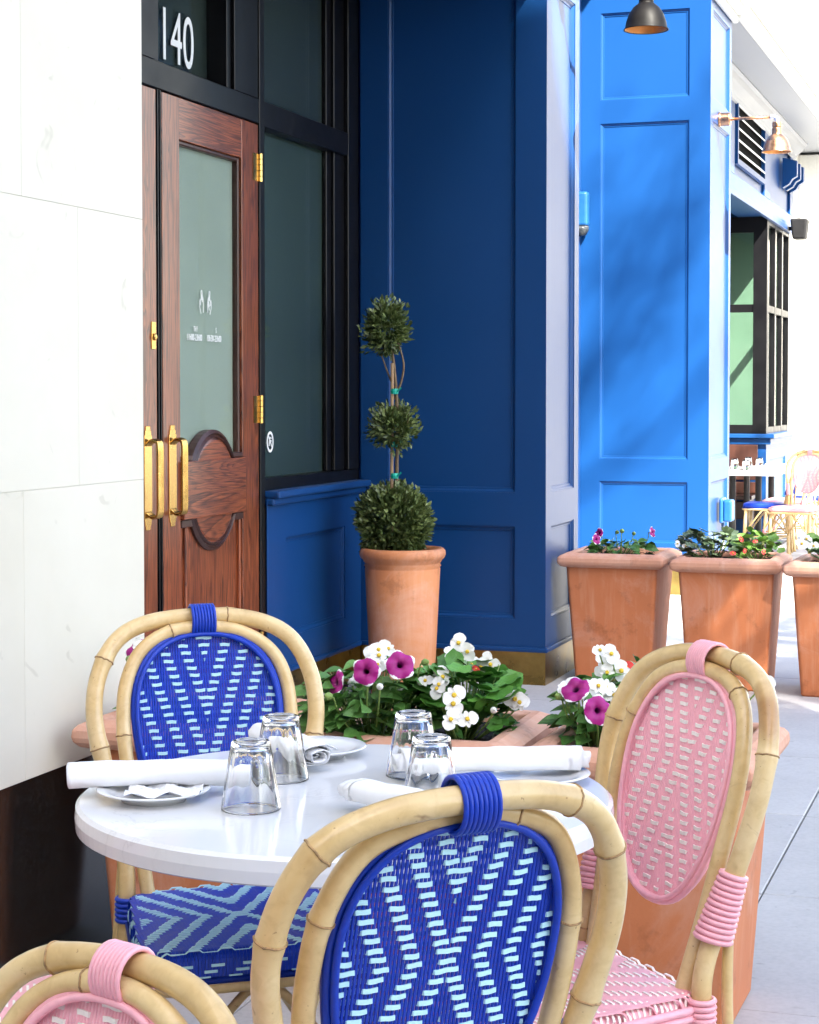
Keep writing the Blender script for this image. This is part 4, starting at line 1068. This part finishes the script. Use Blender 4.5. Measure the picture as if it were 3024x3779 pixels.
def plate(x, y, label, r=0.084):
    p = thing('side_plate', label, 'plate', (x, y, TZ), 0, street=False, group='white side plates on the round table')
    b = MB(); k = r / 0.084
    b.lathe([(0.048*k, 0.0), (0.050*k, 0.006), (0.068*k, 0.011), (0.083*k, 0.016), (0.084*k, 0.0175), (0.0825*k, 0.0185), (0.066*k, 0.0145), (0.052*k, 0.0095), (0.004, 0.009)], 64, cap0=True); b.build('body', 'white_china', p, smooth=True)
plate(-0.378, 2.755, 'white side plate at the left edge of the table under a napkin roll')
plate(-0.155, 3.09, 'white side plate at the far side of the table behind a napkin')
plate(0.195, 2.87, 'white side plate at the right of the table under a napkin roll')
plate(0.03, 2.565, 'white side plate hidden behind the near blue chair back')
def napkin(x, y, z, ang, L, w, h, label, seed, tilt=0.0):
    rnd = random.Random(seed)
    n = thing('napkin_roll', label, 'napkin', (x, y, z), ang, street=False, group='rolled white napkins on the round table')
    turns = 4.2; ns = 110; nl = 44
    b = MB(); rings = []
    for j in range(nl + 1):
        u = j / nl; ring = []
        pin = 1 - 0.05 * sin(pi * u) + 0.02 * sin(7 * u + seed)
        for i in range(ns + 1):
            v = i / ns; a = 2 * pi * turns * v + 0.4; rr = 1 - 0.86 * v
            cx, cz = cos(a), sin(a)
            e = 0.75
            px = (abs(cx) ** e) * (1 if cx > 0 else -1) * rr * w * pin; pz = (abs(cz) ** e) * (1 if cz > 0 else -1) * rr * h * pin
            xo = (u - 0.5) * L + (0.010 * (u - 0.5) * 2 * sin(a * 0.37 + seed) if abs(u - 0.5) > 0.42 else 0)
            q3 = Vector((u * 5 * L / 0.25, cx * 1.3 + seed * 7, cz * 1.3)); wr = 1 + 0.10 * mnoise.noise(q3) + 0.06 * mnoise.noise(Vector((u * 2.0, a * 2.2, seed * 3.0))) + 0.03 * mnoise.noise(q3 * 4)
            ring.append((xo, px * wr + 0.004 * sin(4 * u + seed), max(0.0006, h + pz * wr + tilt * (u - 0.5) - 0.003 * abs(2 * u - 1))))
        rings.append(ring)
    b.loft(rings, False, False, False)
    o = b.build('cloth', 'linen', n, smooth=True)
    so = o.modifiers.new('thick', 'SOLIDIFY'); so.thickness = 0.0016
    return n
napkin(-0.375, 2.785, TZ + 0.0145, radians(7), 0.25, 0.033, 0.0195, 'rolled white napkin overhanging the left edge of the table', 1)
napkin(-0.195, 3.04, TZ + 0.012, radians(-62), 0.22, 0.032, 0.019, 'rolled white napkin beside the tumbler at the far blue chair', 2)
napkin(0.128, 2.885, TZ + 0.016, radians(5), 0.29, 0.032, 0.0195, 'rolled white napkin at the right end of the table', 3)
napkin(0.0, 2.60, TZ + 0.016, radians(-48), 0.24, 0.028, 0.017, 'rolled white napkin partly hidden by the near blue chair', 4)
def loose_paper():
    o = thing('paper_napkin', 'thin crumpled white paper lying on the left plate', 'paper', (-0.36, 2.745, TZ + 0.0115), 0, street=False)
    b = MB(); n = 10; r = random.Random(4)
    b.loft([[(-0.055 + 0.11 * i / n, -0.04 + 0.08 * j / n, 0.004 + 0.004 * sin(i * 1.3 + j) + r.uniform(0, 0.003)) for i in range(n + 1)] for j in range(n + 1)], False, False, False)
    m = b.build('sheet', 'linen', o, smooth=False); s = m.modifiers.new('thick', 'SOLIDIFY'); s.thickness = 0.0006
loose_paper()

# ---------------------------------------------------------------- bamboo bistro chairs
LEAN = 0.26
def back_y(x, z): return -(z - 0.46) * LEAN + 0.45 * x * x
def egg(z, zc=0.733, b=0.166, w=0.127, e=2.3):
    c = max(-1, min(1, (z - zc) / b))
    return w * max(0.0, 1 - abs(c) ** e) ** (1 / e) * (1 + 0.12 * c)
def ribbon(mb, cen, nrm, wid, hw, ht):
    """cen: points, nrm: normals, wid: width vectors; flat strand with a thin rectangular section"""
    rings = [[c + w * hw + n * ht, c - w * hw + n * ht, c - w * hw - n * ht, c + w * hw - n * ht] for c, n, w in zip(cen, nrm, wid)]
    mb.loft(rings, True, True, True)
def add_nodes(pts, rad, us, parent, seed):
    rnd = random.Random(seed)
    n = len(pts)
    for u in us:
        i = min(n - 2, max(1, int(u * (n - 1)))); c = pts[i]; d = (pts[i+1] - pts[i-1]).normalized()
        a = d.orthogonal().normalized(); bb = d.cross(a); r = rad(u)
        b = MB(); ring = [c + (a * cos(2*pi*k/20) + bb * sin(2*pi*k/20)) * (r * 1.0) + d * rnd.uniform(-0.0010, 0.0010) for k in range(20)]
        b.tube(ring, 0.0014, 6, closed=True); b.build('node_ring', 'node_brown', parent, smooth=True)
def pole(name, pts, r, node_us, parent, seed, seg=14, taper=0.0):
    def rad(u):
        v = r * (1 - taper * u) * (1 + 0.035 * mnoise.noise(Vector((u * 9, seed * 1.7, 0))))
        for q in node_us: v += r * (0.10 * math.exp(-((u - q) / 0.007) ** 2) + 0.03 * math.exp(-((u - q) / 0.03) ** 2))
        return v
    if len(pts) > 20: pts = [p + mnoise.noise_vector(Vector((k / len(pts) * 11, seed * 0.9, 1))) * 0.0022 for k, p in enumerate(pts)]
    b = MB(); b.tube(pts, rad, seg); o = b.build(name, 'bamboo', parent, smooth=True)
    if node_us: add_nodes(pts, rad, node_us, o, seed)
    return o
def coil(mb, c, d, r, tube_r, flat=(1, 1), seg=18, ref=None):
    d = Vector(d).normalized(); a = (Vector(ref) - d * Vector(ref).dot(d)).normalized() if ref else d.orthogonal().normalized(); b_ = d.cross(a)
    mb.tube([Vector(c) + a * cos(2*pi*k/seg) * r * flat[0] + b_ * sin(2*pi*k/seg) * r * flat[1] for k in range(seg)], tube_r, 6, closed=True)

def make_chair(label, colour, loc, rz, seed, rev=14, detail=True, group=None, scale=1.0, nodes=((0.18, 0.43, 0.62, 0.83), (0.22, 0.41, 0.66))):
    c_main, c_light = {'blue': ('blue_plastic', 'light_blue_plastic'), 'pink': ('pink_plastic', 'cream_plastic')}[colour]
    ch = thing('bistro_chair', label, 'chair', loc, rz, group, street=False); ch.scale = (scale,) * 3
    # outer hoop runs from foot to foot
    half = [(0.176, 0.0), (0.166, 0.25), (0.158, 0.46), (0.166, 0.58), (0.190, 0.68), (0.204, 0.765), (0.194, 0.835), (0.158, 0.893), (0.095, 0.922)]
    def hy(x, z): return back_y(x, z) if z > 0.46 else -(0.46 - z) * 0.10 + 0.45 * x * x
    pts = [(x, hy(x, z), z) for x, z in half] + [(0, hy(0, 0.931), 0.931)] + [(-x, hy(x, z), z) for x, z in reversed(half)]
    oh = catmull(pts, 16)
    pole('outer_hoop', oh, 0.0152, nodes[0], ch, seed)
    ihalf = [(0.122, 0.455), (0.136, 0.56), (0.149, 0.66), (0.154, 0.745), (0.147, 0.815), (0.119, 0.872), (0.068, 0.902)]
    ip = [(x, back_y(x, z) + 0.012, z) for x, z in ihalf] + [(0, back_y(0, 0.912) + 0.014, 0.912)] + [(-x, back_y(x, z) + 0.012, z) for x, z in reversed(ihalf)]
    pole('inner_hoop', catmull(ip, 14), 0.0127, nodes[1], ch, seed + 1)
    # plastic border tubes round the panel
    b = MB()
    for k, (ex, dy, r) in enumerate(((0.0055, 0.014, 0.0068), (0.0015, 0.022, 0.0045), (0.0015, 0.003, 0.0045)) if detail else ((0.004, 0.013, 0.008),)):
        loop = []
        for i in range(56):
            a = 2 * pi * i / 56; e = 2.0 / 2.3
            cz = (abs(cos(a)) ** e) * (1 if cos(a) > 0 else -1); sx = (abs(sin(a)) ** e) * (1 if sin(a) > 0 else -1)
            z = 0.733 + (0.166 + ex) * cz; x = (0.127 + ex) * sx * (1 + 0.12 * cz)
            loop.append((x, back_y(x, z) + dy, z))
        b.tube(loop, r, 8 if detail else 5, closed=True)
    b.build('panel_border', c_main, ch, smooth=True)
    # woven panel: upright strands, level strands running over four and under four
    pitch = 0.0047; nx = 28
    b = MB()
    for i in range(-nx, nx + 1):
        x = i * pitch
        zs = [0.733 + 0.166 * q / 60 for q in range(-60, 61)]
        ok = [z for z in zs if egg(z) > abs(x) + 0.001]
        if len(ok) < 4: continue
        za, zb_ = ok[0], ok[-1]
        rr = pitch * 0.47
        rings = []
        for z in (za - 0.002, zb_ + 0.002):
            c = Vector((x, back_y(x, z) + 0.012, z))
            rings.append([c + Vector((rr * cos(q), 0.0014 * sin(q), 0)) for q in [pi * k / 3 for k in range(6)]])
        b.loft(rings)
    warp = tag(b.build('woven_panel', c_main, ch), kind=None)
    rowp = 0.0132 if rev != 13 else 0.0112; joined = None if detail else MB()
    for j in range(32):
        z = 0.733 + 0.160 - j * rowp
        if z < 0.733 - 0.161: break
        hw_ = egg(z) - 0.0005
        if hw_ < 0.02: continue
        sh = j if j < rev else 2 * rev - j
        n0 = int(hw_ / pitch)
        cen, nr, wd = [], [], []
        for i2 in range(-2 * n0, 2 * n0 + 1):
            x = i2 * pitch / 2; i = int(round(abs(x) / pitch + 1e-6))
            over = ((i + sh) % 8) < 4
            y = back_y(x, z) + 0.012 + (0.0024 if over else -0.0024)
            cen.append(Vector((x, y, z + 0.0005 * sin(x * 90 + j * 2.3) + 0.0004 * sin(x * 333 + j)))); nr.append(Vector((0, 1, 0))); wd.append(Vector((0, 0, 1)))
        mb = joined or MB()
        ribbon(mb, cen, nr, wd, 0.0028 if rev != 13 else 0.0026, 0.0009)
        if detail: mb.build('weft_strand', c_light, warp)
    if joined: tag(joined.build('weft_strand', c_light, warp), kind='stuff')
    # seat: woven pad
    y0, y1, wr, wf, R0 = 0.005, 0.400, 0.158, 0.200, 0.07
    def outline(n=72):
        base = [(-wr, y0, 0.05), (wr, y0, 0.05), (wf, y1, R0), (-wf, y1, R0)]
        pts = []; m = 4
        for q in range(m):
            p0, p1, p2 = (Vector(base[(q + k - 1) % m][:2]) for k in (0, 1, 2)); r = base[q][2]
            d0, d1 = (p0 - p1).normalized(), (p2 - p1).normalized()
            for k in range(9):
                u = k / 8; pts.append(((1-u)**2 * (p1 + d0 * r) + 2*u*(1-u) * p1 + u*u * (p1 + d1 * r)))
        return pts
    OL = outline(); cx, cy = 0.0, 0.205
    def ring(sc, z): return [((p.x - cx) * sc + cx, (p.y - cy) * sc + cy, z) for p in OL]
    ST = 0.462
    b = MB(); b.loft([ring(0.95, ST - 0.052), ring(0.985, ST - 0.047), ring(0.99, ST - 0.020), ring(0.965, ST - 0.008), ring(0.90, ST - 0.003), ring(0.5, ST - 0.001)]); seat = b.build('seat', c_main, ch, smooth=True)
    def wx(y):
        # half width of the outline at depth y
        best = 0
        for k in range(len(OL)):
            p, q = OL[k], OL[(k+1) % len(OL)]
            if (p.y - y) * (q.y - y) <= 0 and abs(q.y - p.y) > 1e-9:
                best = max(best, abs(p.x + (q.x - p.x) * (y - p.y) / (q.y - p.y)))
        return best
    def yr(x):
        lo, hi = 9, -9
        for k in range(len(OL)):
            p, q = OL[k], OL[(k+1) % len(OL)]
            if (p.x - x) * (q.x - x) <= 0 and abs(q.x - p.x) > 1e-9:
                y = p.y + (q.y - p.y) * (x - p.x) / (q.x - p.x); lo = min(lo, y); hi = max(hi, y)
        return lo, hi
    RR, DROP = 0.018, (0.024 if colour == 'blue' else 0.006)
    def over_edge(L):
        """profile across a pad of half length L: list of (pos, z, nx, nz)"""
        out = []
        fl_ = L - RR
        nseg = max(2, int(2 * fl_ / 0.0056))
        for k in range(nseg + 1): out.append((-fl_ + 2 * fl_ * k / nseg, ST, 0.0, 1.0))
        for k in range(1, 6):
            a = pi / 2 * k / 5; out.append((fl_ + RR * sin(a), ST - RR + RR * cos(a), sin(a), cos(a)))
        for k in (1, 2, 3): out.append((L, ST - RR - DROP * k / 3, 1.0, 0.0))
        left = [(-p, z, -nx, nz) for p, z, nx, nz in reversed(out[nseg + 1:])]
        return left + out
    if detail:
        sp = 0.0056
        b = MB()
        for i in range(-36, 37):
            x = i * sp; lo, hi = yr(x)
            if hi - lo < 0.08: continue
            pr = over_edge((hi - lo) / 2); m = (hi + lo) / 2
            cen = [Vector((x, m + p, z)) for p, z, a, c in pr]; nr = [Vector((0, a, c)) for p, z, a, c in pr]
            ribbon(b, cen, nr, [Vector((1, 0, 0))] * len(pr), sp * 0.46, 0.0011)
        tag(b.build('seat_warp', c_main, seat), kind='stuff')
        rp = 0.0098
        for j in range(-21, 22):
            y = cy + j * rp; L = wx(y)
            if L < 0.05: continue
            pr = over_edge(L - 0.0005); cen, nr = [], []
            for p, z, a, c in pr:
                i = int(round(abs(p) / sp + (ST - z) / sp)); ov = ((i - abs(j)) % 9) < 4
                o_ = 0.0019 if ov else -0.0024
                cen.append(Vector((p + a * o_, y, z + c * o_))); nr.append(Vector((a, 0, c)))
            mb = MB(); ribbon(mb, cen, nr, [Vector((0, 1, 0))] * len(pr), 0.0019, 0.0009); mb.build('weft_strand', c_light, seat)
        if colour == 'blue':
            # the weave goes on down the front edge
            dense = []
            for k in range(len(OL)):
                p, q = OL[k], OL[(k+1) % len(OL)]
                if min(p.y, q.y) < 0.25: continue
                m_ = max(1, int((q - p).length / (sp / 2)))
                for w_ in range(m_): dense.append((p + (q - p) * w_ / m_, Vector(((q - p).y, -(q - p).x)).normalized()))
            for row in range(3):
                cen, nr = [], []; run = 0.0
                for w_, (p, nn) in enumerate(dense):
                    if w_: run += (p - dense[w_-1][0]).length
                    ov = (int(run / sp + row * 2) % 9) < 4; o_ = 0.0018 if ov else -0.0026
                    cen.append(Vector((p.x + nn.x * o_, p.y + nn.y * o_, ST - 0.021 - 0.0095 * row))); nr.append(Vector((nn.x, nn.y, 0)))
                mb = MB(); ribbon(mb, cen, nr, [Vector((0, 0, 1))] * len(cen), 0.0022, 0.0009); mb.build('weft_strand', c_light, seat)
    b = MB(); b.tube([Vector((p.x * 0.985, (p.y - cy) * 0.985 + cy, ST - 0.058)) for p in OL], 0.0105, 8, closed=True); b.build('seat_frame', 'bamboo', ch, smooth=True)
    for k in (0, 1):
        b = MB(); b.tube([Vector(((p.x - cx) * (1.0 if colour == 'blue' else 1.022), (p.y - cy) * (1.0 if colour == 'blue' else 1.022) + cy, ST - (0.046 if colour == 'blue' else 0.0205) - 0.0125 * k * (colour == 'pink'))) for p in OL], 0.0066, 6, closed=True); b.build('seat_piping', c_main, ch, smooth=True)
    # legs and braces
    for sx in (-1, 1):
        pole('front_leg', [Vector((sx * 0.178, 0.365, ST - 0.045)), Vector((sx * 0.184, 0.375, 0.22)), Vector((sx * 0.192, 0.392, 0.0))], 0.0145, (0.35,) if detail else (), ch, seed + 5, 10)
        b = MB(); b.tube(catmull([(sx * 0.150, -0.045, 0.60), (sx * 0.17, -0.028, 0.40), (sx * 0.185, -0.055, 0.02)], 6), 0.0085, 8); b.build('rear_prop', 'bamboo', ch, smooth=True)
        b = MB(); b.tube(catmull([(sx * 0.186, 0.37, 0.19), (sx * 0.182, 0.24, 0.37), (sx * 0.178, 0.20, 0.395), (sx * 0.174, 0.16, 0.37), (sx * 0.168, 0.0, 0.19)], 6), 0.008, 8); b.build('side_brace', 'bamboo', ch, smooth=True)
        b = MB(); b.tube([(sx * 0.188, 0.38, 0.15), (sx * 0.170, -0.015, 0.17)], 0.008, 8); b.build('stretcher', 'bamboo', ch, smooth=True)
    for y, z0 in ((0.372, 0.19), (0.0, 0.19)):
        b = MB(); w_ = 0.18 if y > 0.1 else 0.165
        b.tube(catmull([(-w_, y, z0), (-0.05, y, 0.36), (0, y, 0.39), (0.05, y, 0.36), (w_, y, z0)], 6), 0.008, 8); b.build('cross_brace', 'bamboo', ch, smooth=True)
    # bindings
    b = MB(); nb = 8
    for k in range(nb):
        x = -0.0195 + 0.039 * k / (nb - 1)
        coil(b, (x, back_y(0, 0.921) + 0.006, 0.9225), (1, 0, 0), 1.0, 0.0032, (0.0290, 0.0265), 22, ref=(0, -LEAN, 1))
    b.build('top_binding', c_main, ch, smooth=True)
    for sx in (-1, 1):
        b = MB()
        for k in range(12):
            z = 0.635 - 0.0085 * k; f = k / 11
            xx = sx * (0.176 - 0.013 * f); cen = (xx - sx * 0.004 * f, back_y(xx, z) + 0.004 * f - 0.003 * f, z)
            coil(b, cen, (sx * 0.12, -LEAN, 1), 1.0, 0.0045, (0.0185 + 0.004 * f, 0.0185 + 0.010 * f), 18, ref=(1, 0, 0))
        b.build('leg_binding', c_main, ch, smooth=True)
        b = MB()
        for k in range(5): coil(b, (sx * 0.159, 0.012, 0.452 - 0.009 * k), (0, 0, 1), 0.0185, 0.0045)
        b.build('leg_binding', c_main, ch, smooth=True)
        b = MB()
        for k in range(5): coil(b, (sx * 0.187, 0.378, 0.165 - 0.009 * k), (0, 0, 1), 0.0165, 0.0045)
        b.build('leg_binding', c_main, ch, smooth=True)
    return ch
def face(fx, fy): return atan2(-fx, fy)
GC = 'bamboo bistro chairs round the foreground table'
make_chair('blue woven bistro chair behind the round table, facing the camera', 'blue', (-0.348, 3.33, 0), face(0.30, -0.95), 100, rev=19, group=GC, nodes=((0.24, 0.355, 0.53, 0.76), (0.2, 0.44, 0.82)))
make_chair('blue woven bistro chair seen from behind in front of the round table', 'blue', (0.010, 2.0, 0), face(-0.46, 0.89), 200, rev=13, group=GC, nodes=((0.22, 0.35, 0.425, 0.62, 0.70), (0.24, 0.44, 0.72)))
make_chair('pink woven bistro chair at the right of the round table', 'pink', (0.366, 2.865, 0), face(-0.89, -0.455), 300, rev=9, group=GC, nodes=((0.12, 0.20, 0.31, 0.545, 0.69), (0.3, 0.62)))
make_chair('pink woven bistro chair back in the bottom left corner of the photo', 'pink', (-0.321, 1.597, 0), face(-0.62, -0.78), 400, rev=14, scale=0.885, nodes=((0.2, 0.44, 0.7), (0.25, 0.46, 0.74)))
make_chair('pink woven seat seen through the hoop of the corner pink chair', 'pink', (-0.82, 2.58, 0), face(0.97, 0.2), 500, group=GC)
GT = 'bamboo bistro chairs on the sunlit far terrace'
def far_chair(label, colour, t, s, rz, seed):
    p = P(t, s, ground_z(s)); return make_chair(label, colour, p, rz - A, seed, detail=False, group=GT)
far_chair('blue chair seen side-on at the far sunlit tables', 'blue', -2.12, 17.3, radians(90), 600)
far_chair('pink chair behind the side-on blue chair at the far tables', 'pink', -2.05, 18.2, radians(84), 610)
far_chair('pink chair facing the camera at the far right edge', 'pink', -1.93, 16.95, radians(165), 620)
far_chair('pink chair tilted behind the far right pink chair', 'pink', -1.75, 19.4, radians(120), 630)
far_chair('blue chair farthest away on the sunlit terrace', 'blue', -1.95, 19.2, radians(95), 640)
def far_table(t, s, label):
    z = ground_z(s)
    T = thing('square_table', label, 'table', (t, s, z), group='white square tables on the far terrace')
    b = MB(); b.box(-0.32, 0.32, -0.32, 0.32, 0.70, 0.745); b.build('table_top', 'quartz', T, bevel=0.004)
    for dx in (-0.12, 0.12):
        b = MB(); b.lathe([(0.03, 0.02), (0.03, 0.699)], 14, (dx, 0, 0)); b.build('leg', 'black_metal', T)
    b = MB(); b.box(-0.25, 0.25, -0.2, 0.2, 0.0, 0.02); b.build('base', 'black_metal', T)
    return z
def far_setting(t, s, which):
    z = far_z = ground_z(s) + 0.745
    for k, (dx, dy) in enumerate(((-0.12, 0.1), (0.02, -0.12))):
        g = thing('drinking_glass', 'small upturned glass on the %s far white table, %s one' % (which, ('back', 'front')[k]), 'tumbler', (t + dx, s + dy, z), group='glasses on the far tables')
        b = MB(); b.lathe([(0.042, 0.0), (0.03, 0.1)], 16); b.build('body', 'tumbler_glass', g, smooth=True)
    g = thing('napkin_roll', 'white napkin lying on the %s far table' % which, 'napkin', (t + 0.17, s - 0.1, z), group='napkins on the far tables')
    b = MB(); b.tube([(-0.1, 0, 0.022), (0.1, 0.03, 0.022)], 0.021, 10); b.build('cloth', 'linen', g, smooth=True)
far_table(-2.58, 17.75, 'white square table nearest at the far terrace'); far_setting(-2.58, 17.75, 'nearer')
far_table(-2.58, 18.65, 'white square table behind at the far terrace'); far_setting(-2.58, 18.65, 'farther')
